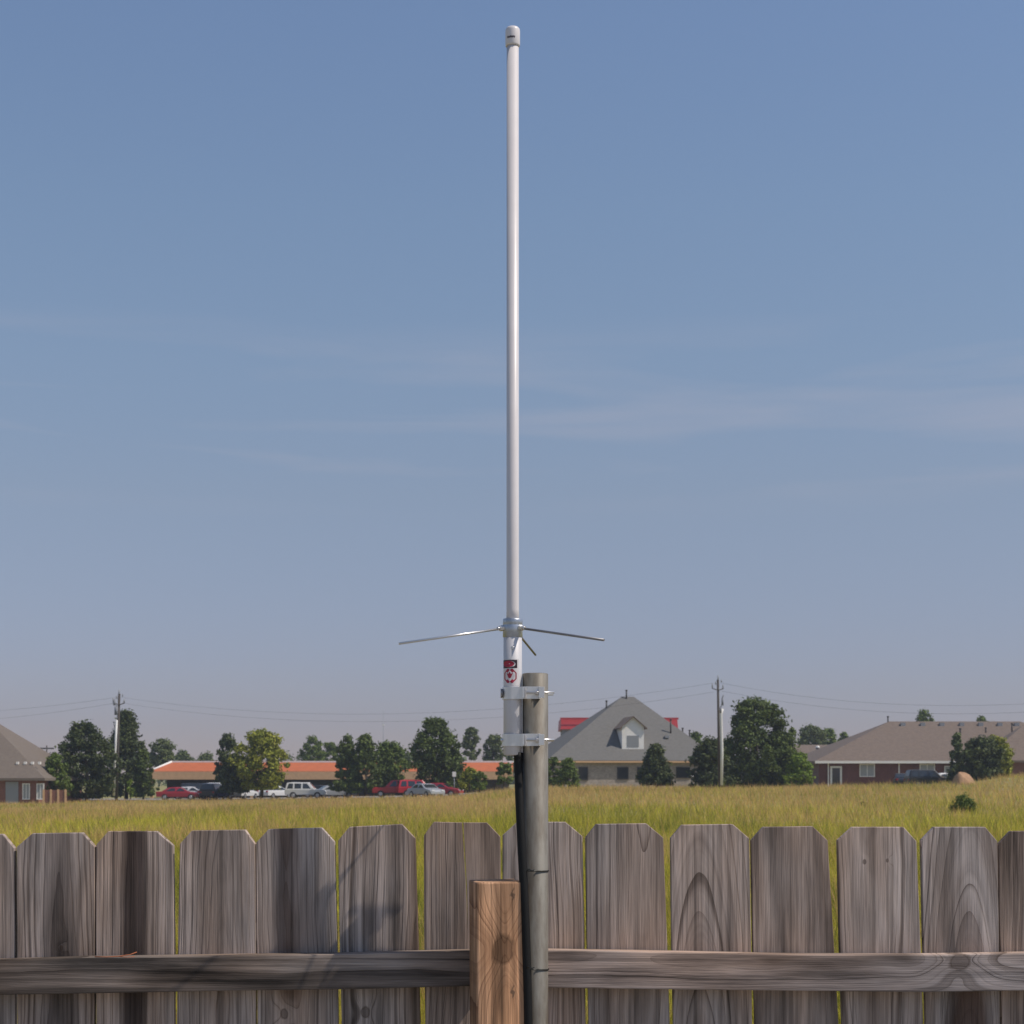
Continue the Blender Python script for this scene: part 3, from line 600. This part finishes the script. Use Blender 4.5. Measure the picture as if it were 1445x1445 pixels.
# lower house behind, between the big tree and the brick house
Ye = 203.0; ex = X(1110, Ye); ge = .8
H4 = empty('low_house', (ex, Ye, ge), 0, 'low house with a brown roof tucked behind the left end of the long brick house', 'house')
MB().box(.5, 15, .5, 12, -1, Z(1070,Ye)-ge-.2).build('wall', MT['brick_red'], H4)
m = MB(); hip_roof(m, .5, 15, .5, 12, Z(1071,Ye)-ge, Z(1051,209)-ge, 1.6, 12, 6); m.build('roof', MT['roof_brown'], H4)
pipe_vent(H4, X(1157,Ye)-ex, 1.5, Z(1068,Ye)-ge, Z(1057,Ye)-ge, .14, 'dark_wall', 'white')

# left house, tan roof
Ya = 165.0; ga = -.6; hx = X(63, Ya)
H5 = empty('tan_roof_house', (hx, Ya, ga), 0, 'brick house with a steep tan brown roof cut off by the left edge', 'house')
e5 = Z(1098, Ya)-ga
MB().box(-24, -.8, .5, 17.5, -1, e5-.2).build('wall', MT['brick_orange'], H5)
m = MB(); hip_roof(m, -24, -.5, .5, 17.5, e5, e5+6.7, -16, -9.0, 9); m.build('roof', MT['roof_tan'], H5)
for px in (25,36,46,56):
    t_ = 1.9; a = X(px, Ya+t_)-hx; MB().box(a-.12, a+.12, t_-.2, t_+.1, e5+1.35, e5+1.6).build('box_vent', MT['white'], H5)
MB().box(X(6,Ya)-hx, X(24,Ya)-hx, .42, .5, 0, e5-.35).build('garage_door', MT['plate'], H5)
for px in (35, 55): window(H5, X(px,Ya)-hx, .5, e5-.6, .55, .49, 'blind')
# brick garden wall with paler piers, right of the left house
gw = empty('garden_wall', (X(77,163), 163, -.6), 0, 'low orange brick garden wall with pale piers beside the tan roofed house', 'wall')
MB().box(-1.1, 1.1, 0, .25, -.3, 1.35).build('wall_panel', MT['brick_orange'], gw)
for a in (-1.05, -.35, .35, 1.05): MB().box(a-.09, a+.09, -.06, -.004, -.3, 1.42).build('pier', MT['tan'], gw)

# shopping row with orange roof
Ym = 207.0; gm = -.6; mx0 = X(211, Ym); mx1 = X(724, Ym)
H6 = empty('orange_roof_building', (mx0, Ym, gm), 0, 'long low shop building with orange roof and tan canopy beyond the car park', 'building')
Lm = mx1-mx0; ze6 = Z(1088.5, Ym)-gm; zt6 = Z(1076, Ym+3)-gm; zf6 = Z(1100, Ym)-gm
MB().box(1.2, Lm-.5, 4.5, 16, -1, zt6-.35).build('wall', MT['dark_wall'], H6)
MB().add([(0,0,ze6),(Lm,0,ze6),(Lm,3,zt6),(2.1,3,zt6),(0,16,ze6),(2.1,16,zt6),(Lm,16,zt6), (Lm,0,ze6-.02),(0,0,ze6-.02)], [(0,1,2,3),(0,3,5,4),(3,2,6,5),(0,8,7,1)]).build('roof', MT['orange'], H6)
ed = MB().box(1.9, Lm+.1, 2.95, 3.2, zt6+.0, zt6+.20)
ed.tube([(0,-.05,ze6+.03),(2.1,3,zt6+.08)], .14, 6).box(Lm-.5, Lm-.1, 2.6, 2.94, zt6-.6, zt6+.1)
ed.build('white_edge', MT['white'], H6)
MB().box(0, Lm, .0, .4, zf6, ze6-.03).box(0, .35, .41, 5, zf6, ze6-.03).build('canopy_fascia', MT['tan'], H6)
for i, a in enumerate((.2, 12.4, 24.5, 35.0)): MB().box(a-.17, a+.2, .02, .38, -.3, zf6).build('column', MT['tan'], H6)
for a in range(3, int(Lm)-3, 4): MB().box(a, a+2.6, 4.42, 4.49, .2, 2.2).build('shop_window', MT['glass'], H6)

# ---------------------------------------------------------------- utility poles, wires, masts
def wires(pts_a, pts_b, sag, name, lab, r=.022):
    for (a, b) in zip(pts_a, pts_b):
        a = Vector(a); b = Vector(b); n = 24; ps = []
        for i in range(n+1):
            t = i/n; p = a.lerp(b, t); p.z -= sag*4*t*(1-t); ps.append(p-a)
        o = MB().tube(ps, r, 5).build(name, MT['wire'], None, a); tag(o, lab[0] if len(lab) == 1 else lab.pop(0), 'cable', 'overhead power lines')
def utility(px_b, py_b, px_t, py_t, Y, rpx, topsize, lab, name='utility_pole', riser=None):
    b = P(px_b, py_b, Y); t = P(px_t, py_t, Y)
    e_ = empty(name, (b.x, b.y, b.z-.5), 0, lab, 'utility pole'); bz = e_.location
    MB().cyl((0,0,0), t-Vector(bz), rpx, rpx*.72, 12).build('pole', MT['polewood'], e_)
    tt = t-Vector(bz); s = topsize
    for (dx, dz, hgt) in ((-.62,-.9,.5), (.55,-1.0,.45), (0,-.05,.5), (-.25,-.55,.35), (.38,-.3,.3)):
        MB().cyl((tt.x+dx*s, tt.y-.1, tt.z+dz*s), (tt.x+dx*s, tt.y-.1, tt.z+dz*s+hgt*s), .07*s, .05*s, 8).build('insulator', MT['plate'], e_)
    MB().tube([(tt.x-.65*s, tt.y-.1, tt.z-.95*s), (tt.x, tt.y-.1, tt.z-1.2*s), (tt.x+.6*s, tt.y-.1, tt.z-1.0*s)], .05*s, 6).build('bracket', MT['polewood'], e_)
    if riser:
        pts, trans = riser
        q = [P(x, y, Y-.35)-Vector(bz) for x, y in pts]
        MB().tube(q, [.125]*len(q), 8).build('riser_pipe', MT['pvc'], e_)
        for (x, y, w, hh) in trans:
            c = P(x, y, Y-.4)-Vector(bz)
            MB().cyl((c.x, c.y, c.z-hh/2), (c.x, c.y, c.z+hh/2), w, w*.9, 10).tube([(c.x, c.y, c.z+hh/2), (c.x+.1, c.y, c.z+hh/2+.25)], .04, 6).build('transformer', MT['greywall'], e_)
    return t
tl = utility(164, 1124, 168.3, 979, 183, .17, 1.0, 'leaning wooden utility pole with a pale conduit in front of dark trees at left', riser=([(160.8,1123),(162.5,1060),(164.6,1016)], [(164,1003,.2,.9),(161.5,992,.14,.5)]))
trp = utility(1015.5, 1108, 1013, 959, 150, .135, .8, 'wooden utility pole with a white conduit standing left of the big dark tree', riser=([(1018.3,1108),(1018.8,1060),(1018,1030),(1017.3,1008),(1019.5,1000)], [(1019.5,990,.10,.7),(1017,1002,.10,.5)]))
P3 = empty('utility_pole', (X(66,400), 400, -.5), 0, 'distant small T shaped utility pole just right of the tan roof', 'utility pole')
MB().cyl((0,0,0), (0,0,Z(1052,400)+.5), .22, .16, 8).build('pole', MT['polewood'], P3)
MB().box(-1.7, 1.7, -.1, .1, Z(1056.5,400)+.4, Z(1055,400)+.5).build('crossarm', MT['polewood'], P3)
mastR = empty('radio_mast', (X(541,900), 900, 0), 0, 'very thin distant radio mast rising above the trees left of the antenna', 'mast')
MB().cyl((0,0,0), (0,0,Z(1003,900)), .28, .16, 6).build('mast_shaft', MT['plate'], mastR)
MB().box(-.5, .5, -.5, .5, Z(1024,900), Z(1022,900)).build('platform', MT['white'], mastR)
wires([(tl.x-.4, tl.y, tl.z-.3), (tl.x+.3, tl.y, tl.z-1.0)], [(trp.x-.4, trp.y, trp.z-.3), (trp.x-.4, trp.y, trp.z-1.1)], 2.3, 'power_line', ['upper sagging wire strung between the two utility poles', 'lower sagging wire strung between the two utility poles'], .007)
wires([(trp.x+.3, trp.y, trp.z-.3), (trp.x+.3, trp.y, trp.z-1.0)], [P(1640, 975, 125), P(1640, 987, 125)], 1.5, 'power_line', ['upper wire running from the right utility pole to the right edge', 'lower wire running from the right utility pole to the right edge'], .007)
wires([(tl.x-.4, tl.y, tl.z-.4), (tl.x-.4, tl.y, tl.z-1.0)], [P(-260, 1003, 215), P(-260, 1020, 215)], 1.0, 'power_line', ['upper wire running from the left utility pole to the left edge', 'lower wire running from the left utility pole to the left edge'], .009)

# ---------------------------------------------------------------- vehicles
CARS = {
 'sedan': dict(L=4.7, W=1.8, belt=.92, roof=1.42, body=[(-2.35,.35),(-2.35,.75),(-2.2,.92),(-1.35,.97),(1.05,.93),(2.15,.78),(2.35,.62),(2.35,.32)], cab=[(-1.75,.95),(-1.0,1.38),(-.2,1.43),(.35,1.38),(1.2,.93)], wins=[(-1.35,-.85,-.3),(-.2,.15,.85)]),
 'suv': dict(L=4.5, W=1.85, belt=1.05, roof=1.78, body=[(-2.25,.42),(-2.25,1.05),(.95,1.05),(2.05,.98),(2.22,.80),(2.25,.42)], cab=[(-2.22,1.04),(-2.05,1.74),(-1.5,1.80),(.35,1.78),(1.05,1.04)], wins=[(-2.0,-1.95,-1.35),(-1.18,-1.18,-.45),(-.28,-.28,.62)]),
 'pickup': dict(L=5.6, W=1.95, belt=1.1, roof=1.85, body=[(-2.8,.5),(-2.8,1.12),(.9,1.10),(2.6,1.05),(2.8,.85),(2.8,.45)], cab=[(-.85,1.09),(-.65,1.80),(.3,1.85),(.75,1.80),(1.45,1.08)], wins=[(-.6,-.55,.1),(.2,.2,.95)])}
def make_car(kind, color, name, paint):
    s = CARS[kind]; W = s['W']; root = empty(name, (0,0,0))
    pm = MT.get(paint) or MT.setdefault(paint, mat(paint, color, .28, spec=.6))
    mb = MB(); b = s['body']; hw = lambda z: W/2 - max(0, z-s['belt'])*.28 - (.05 if z < .5 else 0)
    n = len(b)
    vs = [(x, -hw(z), z) for x, z in b]+[(x, hw(z), z) for x, z in b]
    mb.add(vs, [tuple(range(n)), tuple(range(2*n-1,n-1,-1))]+[(i, n+i, n+(i+1)%n, (i+1)%n) for i in range(n)])
    c = s['cab']; n = len(c)
    vs = [(x, -hw(z)+.04, z) for x, z in c]+[(x, hw(z)-.04, z) for x, z in c]
    mb.add(vs, [tuple(range(n)), tuple(range(2*n-1,n-1,-1))]+[(i, n+i, n+(i+1)%n, (i+1)%n) for i in range(n)])
    if kind == 'pickup': pass
    body = mb.build('body', pm, root, bevel=.06, segs=2)
    zt = s['roof']-.12; zb = s['belt']+.06
    for side in (-1, 1):
        for (xb, xt, xe) in s['wins']:
            i = s['wins'].index((xb, xt, xe)); xe2 = xe-(.0 if i < len(s['wins'])-1 else .45)
            xt0 = xt if i else xt+.12
            q = [(xb, zb), (xe, zb), (xe2, zt), (xt0, zt)]
            vs = [(x, side*(hw(z)-.04+.012), z) for x, z in q]+[(x, side*(hw(z)-.04-.03), z) for x, z in q]
            MB().add(vs, [(0,1,2,3),(7,6,5,4),(0,4,5,1),(1,5,6,2),(2,6,7,3),(3,7,4,0)]).build('side_window', MT['glass'], root)
    # windscreen and rear screen
    (xr0, zr0), (xr1, zr1) = c[0], c[1]; (xf0, zf0), (xf1, zf1) = c[-1], c[-2]
    for (p, q, nm, sg) in (((xf0,zf0),(xf1,zf1),'windscreen',1), ((xr0,zr0),(xr1,zr1),'rear_screen',-1)):
        dx, dz = q[0]-p[0], q[1]-p[1]; a = (p[0]+dx*.12+sg*.02, p[1]+dz*.12+.01); e_ = (p[0]+dx*.9+sg*.02, p[1]+dz*.9+.01)
        w0 = hw(a[1])-.16; w1 = hw(e_[1])-.14
        vs = [(a[0],-w0,a[1]),(a[0],w0,a[1]),(e_[0],w1,e_[1]),(e_[0],-w1,e_[1])]; vs += [(x-sg*.04,y,z-.02) for x,y,z in vs]
        MB().add(vs, [(0,1,2,3),(7,6,5,4),(0,4,5,1),(1,5,6,2),(2,6,7,3),(3,7,4,0)]).build(nm, MT['glass'], root)
    xa_ = s['L']/2-.92; rw = .33 if kind == 'sedan' else .37
    for sx_ in (-xa_, xa_):
        for sy in (-1, 1):
            w = MB().cyl((sx_, sy*(W/2-.2), rw), (sx_, sy*(W/2+.015), rw), rw, n=20).build('wheel', MT['tyre'], root, bevel=.03)
            MB().cyl((sx_, sy*(W/2+.0), rw), (sx_, sy*(W/2+.03), rw), rw*.62, rw*.5, n=14).build('rim', MT['rim'], w)
    for sy in (-1, 1):
        MB().box(s['L']/2-.12, s['L']/2+.02, sy*(W/2-.32)-.18, sy*(W/2-.32)+.18, .62, .78).build('headlight', MT['lamp_clear'], root, bevel=.02)
        MB().box(-s['L']/2-.02, -s['L']/2+.1, sy*(W/2-.22)-.12, sy*(W/2-.22)+.12, .72, .92).build('tail_light', MT['lamp_red'], root, bevel=.02)
    return root
def place(root, px, Y, rz, lab, z=None):
    x = X(px, Y); root.location = (x, Y, (float(gz(x, Y))+.07) if z is None else z); root.rotation_euler = (0, 0, R(rz)); tag(root, lab, 'car' if 'pickup' not in lab else 'pickup truck', 'cars parked beyond the field'); return root
c_red = (.36,.02,.035); c_wh = (.72,.72,.72); c_bk = (.018,.02,.025); c_bl = (.03,.04,.16); c_sl = (.38,.40,.43); c_rd = (.50,.02,.03)
place(make_car('sedan', c_red, 'parked_car', 'maroon_paint'), 252, 188.3, 4, 'dark red sedan at the left end of the car park')
place(make_car('sedan', c_wh, 'parked_car', 'white_car_paint'), 270, 191.5, 2, 'white sedan showing behind the dark red sedan')
place(make_car('suv', c_bk, 'parked_car', 'black_car_paint'), 282, 195.5, 12, 'black sport utility car behind the white sedan')
place(make_car('pickup', c_wh, 'parked_truck', 'white_car_paint'), 302, 193, 78, 'white pickup truck parked nose in beside the black car')
place(make_car('suv', c_bk, 'parked_car', 'black_car_paint'), 300, 188.8, 84, 'black car parked tail to the field between white truck and blue car')
place(make_car('sedan', c_bl, 'parked_car', 'blue_car_paint'), 324, 189.5, 68, 'dark blue car left of the yellow green tree')
place(make_car('sedan', c_wh, 'parked_car', 'white_car_paint'), 343, 190, 75, 'white car just left of the yellow green tree')
place(make_car('suv', c_wh, 'parked_car', 'white_car_paint'), 432, 187.6, 0, 'white boxy sport utility car seen side on in the middle of the car park')
place(make_car('sedan', c_bk, 'parked_car', 'black_car_paint'), 454, 192, -6, 'black car behind the hood of the white sport utility car')
place(make_car('sedan', c_sl, 'parked_car', 'silver_car_paint'), 472, 189, 20, 'silver car half hidden under the two peaked tree')
place(make_car('sedan', c_wh, 'parked_car', 'white_car_paint'), 388, 194, 60, 'white car mostly hidden behind the yellow green tree')
place(make_car('pickup', c_rd, 'parked_truck', 'bright_red_paint'), 563, 183.5, 178, 'bright red pickup truck left of the large dark tree')
place(make_car('suv', c_rd, 'parked_car', 'bright_red_paint'), 590, 180.5, 12, 'bright red sport utility car behind the silver sedan')
place(make_car('sedan', c_sl, 'parked_car', 'silver_car_paint'), 601, 176.5, -55, 'silver grey sedan in front of the red cars')
place(make_car('sedan', c_red, 'parked_car', 'maroon_paint'), 621, 178, -15, 'dark red sedan at the right end of the car park')
place(make_car('suv', c_bk, 'parked_car', 'black_car_paint'), 1311, 166, 4, 'black sport utility car in front of the long brick house', .93)
place(make_car('sedan', c_wh, 'parked_car', 'white_car_paint'), 1336, 172, 10, 'white car beside the orange dirt pile', 1.0)
place(make_car('sedan', c_bk, 'parked_car', 'black_car_paint'), 1274, 172, 80, 'dark car parked end on left of the black sport utility car', .95)

# orange dirt heap
vs = []; n = 18; fs = []
for j in range(6):
    r_ = 1-j/5
    for i in range(n):
        t = 6.2832*i/n; k = 1+.12*math.sin(3*t+1)+.08*math.sin(5*t)
        vs.append((1.15*k*(r_**.7)*math.cos(t)-.35*(1-r_), .9*k*(r_**.7)*math.sin(t), 1.5*(1-r_**2.2)*(1+.08*math.sin(2*t))-.2))
for j in range(5):
    for i in range(n): fs.append((j*n+i, j*n+(i+1)%n, (j+1)*n+(i+1)%n, (j+1)*n+i))
o = MB().add(vs, fs, True).build('dirt_pile', MT['dirt'], None, (X(1361,152), 152, 1.05)); tag(o, 'rounded heap of orange dirt beside the round green bush', 'dirt pile')
# small sign right of the red cars, and a white panel by the pole
sg = empty('small_sign', (X(641,178), 178, 0), 0, 'small pale sign on a thin post under the large dark tree', 'sign')
MB().cyl((0,0,-.2), (0,0,Z(1091,178)), .05, n=8).build('sign_post', MT['greywall'], sg); MB().box(-.2, .2, -.08, -.052, Z(1096,178), Z(1089,178)).build('sign_panel', MT['white'], sg)
pn = empty('leaning_panel', (X(984,165), 165, .9), 0, 'small tilted white panel lying in the grass by the dark bush', 'panel')
b_ = MB().box(-.85, .85, -.3, .3, -.07, .07).build('panel_sheet', MT['white'], pn, (0,0,.95), bevel=.03); b_.rotation_euler = (R(25), R(24), 0)
MB().box(-.6, -.5, -.05, .05, -.2, 1.1).build('panel_leg', MT['greywall'], pn)

# ---------------------------------------------------------------- trees
def crown(rs, w, d, hh, shape, nclump, nleaf, lsize, cols, lean=0, clump_r=.13):
    """leaf quads gathered in clumps inside an uneven envelope; returns verts, cols"""
    pts = []
    ph = rs.uniform(0, 6.28, 6)
    while len(pts) < nclump:
        u = rs.uniform(0, 1); a = rs.uniform(0, 6.28)
        if shape == 'round': rad = math.sqrt(max(0, 1-(2*u-1)**2))**.8
        elif shape == 'cone': rad = (1-u)**.58*1.05*(min(1, u/.08+.55))
        elif shape == 'column': rad = (1-u**3)**.6*(min(1, u/.12+.5))
        elif shape == 'dome': rad = math.sqrt(max(0, 1-u**2.2))*(min(1, u/.1+.75))
        elif shape == 'egg': rad = math.sqrt(max(0, 1-(2*u**.75-1)**2))**.9
        rad *= 1+.12*math.sin(3*a+ph[0]+4*u)+.10*math.sin(5*a+ph[1]-6*u)+.07*math.sin(9*u+ph[2])
        q = rs.uniform(.15, 1)**.45*(.9 if rs.uniform() < .75 else 1.04)
        pts.append((math.cos(a)*rad*q*w/2, math.sin(a)*rad*q*d/2, u*hh, q))
    pts = np.array(pts); k = rs.integers(0, nclump, nleaf)
    cr = clump_r*min(w, hh)*rs.uniform(.55, 1.3, nclump)*np.where(pts[:, 3] > .92, .6, 1)
    off = rs.normal(0, 1, (nleaf, 3)); off /= np.linalg.norm(off, axis=1)[:, None]+1e-9; off *= np.minimum(np.abs(rs.normal(0, .62, (nleaf, 1))), 1.15)
    c = pts[k, :3]+off*cr[k][:, None]*np.array([1,1,.8])
    c[:, 2] = np.abs(c[:, 2])
    c[:, 0] += lean*c[:, 2]
    nrm = off*.8+rs.normal(0, .6, (nleaf, 3))+np.array([0,0,.35]); nrm /= np.linalg.norm(nrm, axis=1)[:, None]
    t = np.cross(nrm, rs.normal(0, 1, (nleaf, 3))); t /= np.linalg.norm(t, axis=1)[:, None]; b = np.cross(nrm, t)
    s = lsize*rs.uniform(.5, 1.4, (nleaf, 1))
    V = np.stack([c-t*s, c-b*s*.55, c+t*s, c+b*s*.55], 1)
    cc = np.array(cols[0])[None]*(1-pts[k, 3:4]*0)
    mixv = rs.uniform(0, 1, nclump)[k][:, None]
    cc = np.array(cols[0])*(1-mixv)+np.array(cols[1])*mixv
    cc = cc*rs.uniform(.7, 1.3, (nleaf, 1))
    return V.reshape(-1, 3), np.repeat(cc, 4, 0)
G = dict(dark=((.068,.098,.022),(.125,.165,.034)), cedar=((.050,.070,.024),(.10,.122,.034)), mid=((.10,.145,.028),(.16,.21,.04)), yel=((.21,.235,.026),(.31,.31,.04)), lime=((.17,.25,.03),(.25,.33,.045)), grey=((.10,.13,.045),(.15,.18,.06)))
def tree(px, yt, yb, wpx, Y, shape, g, lab, n=9000, ncl=70, name='tree', gap=0, group=None, lean=0, trunk=True, ls=None, cr=.13, dfac=1.0):
    b = P(px, yb, Y); s = Y/F; hh = (yb-yt)*s; w = wpx*s*.94
    rs = np.random.default_rng(int(px*13+yt))
    z0 = gap*hh; cr, ncl, n, gap = (cr*1.25, int(ncl*2), int(n*1.5), gap*.8) if group == far else (cr, ncl, n, gap*.8); root = empty(name, (b.x, b.y, b.z-.3), 0, lab, 'bush' if name in ('bush', 'shrub') else 'tree', group)
    ls = ls or (.11+.00035*Y)*(1 if hh > 4 else .8)
    V, cc = crown(rs, w*.98, w*.98*dfac, (hh-z0)*.95, shape, int(ncl*1.7), int(n*1.35), ls, G[g], lean, cr*1.08)
    V[:, 2] += z0+.3
    np_mesh('crown', V, 4, cc, MT['leaf'], root)
    tk = MB(); tr_ = max(.05, w*.028)
    tk.tube([(0,0,0),(.02*w,0,hh*.25),(-.01*w+lean*hh*.5,0,hh*.55),(lean*hh*.9,0,hh*.88)], [tr_*1.3, tr_, tr_*.6, tr_*.15], 8)
    for i in range(7):
        a = rs.uniform(0, 6.28); u = rs.uniform(max(.12, gap*.9), .7); l_ = w*.36*(1-u*.6)
        tk.tube([(lean*hh*u,0,hh*u), (l_*.5*math.cos(a)+lean*hh*u, l_*.5*math.sin(a), hh*u+l_*.4), (l_*math.cos(a)+lean*hh*u, l_*math.sin(a), hh*u+l_*.9)], [tr_*.5, tr_*.33, tr_*.1], 6)
    tk.build('trunk', MT['bark'], root)
    return root
far = 'trees on the skyline behind the buildings'
near = 'trees along the far side of the field'
T = tree
T(80,1064,1122,44,170,'dome','mid','rounded pale green bush against the tan roofed house', 6000, 45, 'bush')
T(122,1016,1126,90,178,'egg','cedar','dark ragged tree just left of the leaning utility pole', 16000, 110, group=near, cr=.10)
T(178,1001,1124,86,189,'cone','cedar','tall dark pointed tree behind the leaning utility pole', 17000, 130, group=near, cr=.10)
T(202,1058,1124,42,188,'dome','dark','low dark bush at the left corner of the orange roofed building', 5000, 40, 'bush')
T(184,1100,1124,13,181,'round','lime','small round lime bush right of the leaning pole base', 1500, 12, 'bush')
T(228,1043,1100,38,262,'round','grey','hazy tree above the left end of the orange roof', 5000, 26, group=far, gap=.25)
T(258,1060,1100,34,300,'dome','grey','low hazy treetop behind the left part of the orange roof', 3000, 22, group=far)
T(292,1063,1100,42,310,'dome','grey','lower hazy treetop left of the narrow columnar tree', 3000, 22, group=far)
T(321,1034,1112,38,200,'column','cedar','narrow dark columnar tree left of the yellow green tree', 7000, 60, group=near)
T(328,1062,1118,50,186,'dome','cedar','dark low tree in front of the columnar tree', 7000, 50, group=near)
T(369,1030,1119,80,184,'egg','yel','round yellow green tree among the parked cars', 15000, 85, group=near, gap=.06)
T(441,1038,1100,34,262,'egg','mid','rounded green tree behind the orange roof between two roof stretches', 5000, 32, group=far)
T(466,1046,1100,30,268,'round','mid','smaller green tree right behind the rounded one above the orange roof', 4000, 26, group=far)
T(490,1038,1116,52,185,'cone','dark','left peak of the pair of trees right of the white sport utility car', 9000, 70, group=near, cr=.12)
T(516,1036,1118,58,184,'cone','dark','right peak of the pair of trees right of the white sport utility car', 10000, 75, group=near, cr=.12)
T(550,1047,1113,58,188,'round','mid','rounded tree between the two peaked tree and the red pickup', 9000, 60, group=near)
T(578,1063,1100,40,300,'dome','grey','low hazy treetops left of the largest dark tree above the roof', 3500, 22, group=far)
T(614,1011,1114,74,182,'egg','dark','largest dark tree left of the antenna, behind the red cars', 17000, 95, group=near)
T(640,1055,1112,38,183,'dome','dark','lower dark tree leaning against the largest dark tree', 6000, 45, group=near)
T(665,1026,1102,26,255,'egg','grey','slender tree with a pale trunk left of the antenna', 3000, 22, group=far, gap=.38)
T(696,1036,1100,32,258,'round','grey','round hazy tree just left of the antenna foot', 4500, 30, group=far, gap=.2)
T(722,1034,1098,30,262,'egg','mid','tree hidden behind the foot of the antenna', 3500, 26, group=far)
T(711,1071,1106,26,165,'dome','mid','green bush at the right end of the orange roof', 3000, 24, 'bush')
T(662,1084,1114,40,166,'dome','yel','low olive bush below the orange roof left of the antenna', 3500, 28, 'bush')
T(676,1088,1114,26,160,'dome','mid','small green bush on the slope left of the antenna', 2500, 20, 'bush')
T(780,1066,1108,26,160,'egg','mid','dark green bush right beside the pipe', 3500, 28, 'bush')
T(802,1070,1110,38,158,'cone','mid','dark green pointed bush in front of the pale brick wall', 6000, 40, 'bush', cr=.16)
T(926,1048,1108,54,160,'cone','cedar','cone shaped evergreen in front of the pale brick house', 11000, 75, group=near, cr=.13)
T(982,1034,1080,34,225,'dome','mid','green treetop behind the right corner of the grey roof', 3500, 26, group=far)
T(1003,1042,1110,70,158,'dome','cedar','dark bushy tree at the foot of the right utility pole', 11000, 70, group=near)
T(1068,984,1112,112,166,'egg','dark','biggest round dark tree right of the right utility pole', 30000, 150, group=near, cr=.10)
T(1098,1030,1111,64,167,'dome','dark','right shoulder of the biggest dark tree', 13000, 75, group=near)
T(1128,1062,1108,44,163,'dome','lime','bright green bush between the biggest tree and the brick house', 6500, 45, 'bush')
T(1146,1023,1080,40,262,'round','grey','hazy tree above the low brown roof, left one', 5000, 28, group=far, gap=.2)
T(1166,1026,1080,34,268,'round','mid','hazy tree above the low brown roof, middle one', 4000, 24, group=far)
T(1191,1033,1080,26,272,'egg','mid','small hazy treetop right of the others above the low brown roof', 3000, 20, group=far)
T(1305,1001,1060,36,262,'dome','mid','dark treetop poking up behind the long brown roof', 4500, 28, group=far)
T(1386,1011,1050,30,270,'dome','mid','second treetop barely showing above the long brown roof', 3000, 20, group=far)
T(1350,1034,1104,26,164,'cone','grey','thin pointed blue green spruce left of the round bush', 4500, 50, 'spruce_tree', group=near, cr=.16)
T(1384,1042,1104,64,161,'round','cedar','round dark green tree in front of the long brick house', 12000, 75, group=near)
T(1406,1040,1102,50,163,'round','yel','yellower green half of the tree pair at the right edge', 8000, 50, group=near)
T(1360,1121,1158,42,82,'dome','mid','low dark green shrub growing alone in the field at right', 3800, 34, 'shrub', ls=.05, cr=.2)
T(1344,1134,1156,16,84,'round','mid','smallest leafy weed left of the lone field shrub', 600, 8, 'shrub', ls=.05)
T(1215,1128,1150,16,90,'round','mid','small green weed standing in the field before the brick house', 500, 8, 'shrub', ls=.05)
# distant wood that reads as one strip
V = []; cc = []
for px in range(-300, 1800, 26):
    rs = np.random.default_rng(px+999); Yw = 430+rs.uniform(-30, 30); tp = 1071+rs.uniform(-7, 6); b = P(px, 1098, Yw)
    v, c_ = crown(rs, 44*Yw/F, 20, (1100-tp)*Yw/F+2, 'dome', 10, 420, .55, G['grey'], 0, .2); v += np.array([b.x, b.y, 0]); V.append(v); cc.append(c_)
o = np_mesh('distant_wood', np.concatenate(V), 4, np.concatenate(cc), MT['leaf']); tag(o, 'low hazy line of distant woods along the horizon', 'woods', kind='stuff')

# ---------------------------------------------------------------- haze
hz = MB().box(-1100, 1100, -80, 1000, -3, 42)
hm = bpy.data.materials.new('haze_air'); hm.use_nodes = True; t = hm.node_tree; t.nodes.clear()
pv = N(t, 'ShaderNodeVolumePrincipled'); pv.inputs['Color'].default_value = (.86,.91,1,1); pv.inputs['Density'].default_value = .0004; pv.inputs['Anisotropy'].default_value = .3
mo = N(t, 'ShaderNodeOutputMaterial'); t.links.new(pv.outputs[0], mo.inputs['Volume'])
ho = hz.build('haze', hm); tag(ho, 'thin pale summer haze in the air over the field', 'haze', kind='stuff')
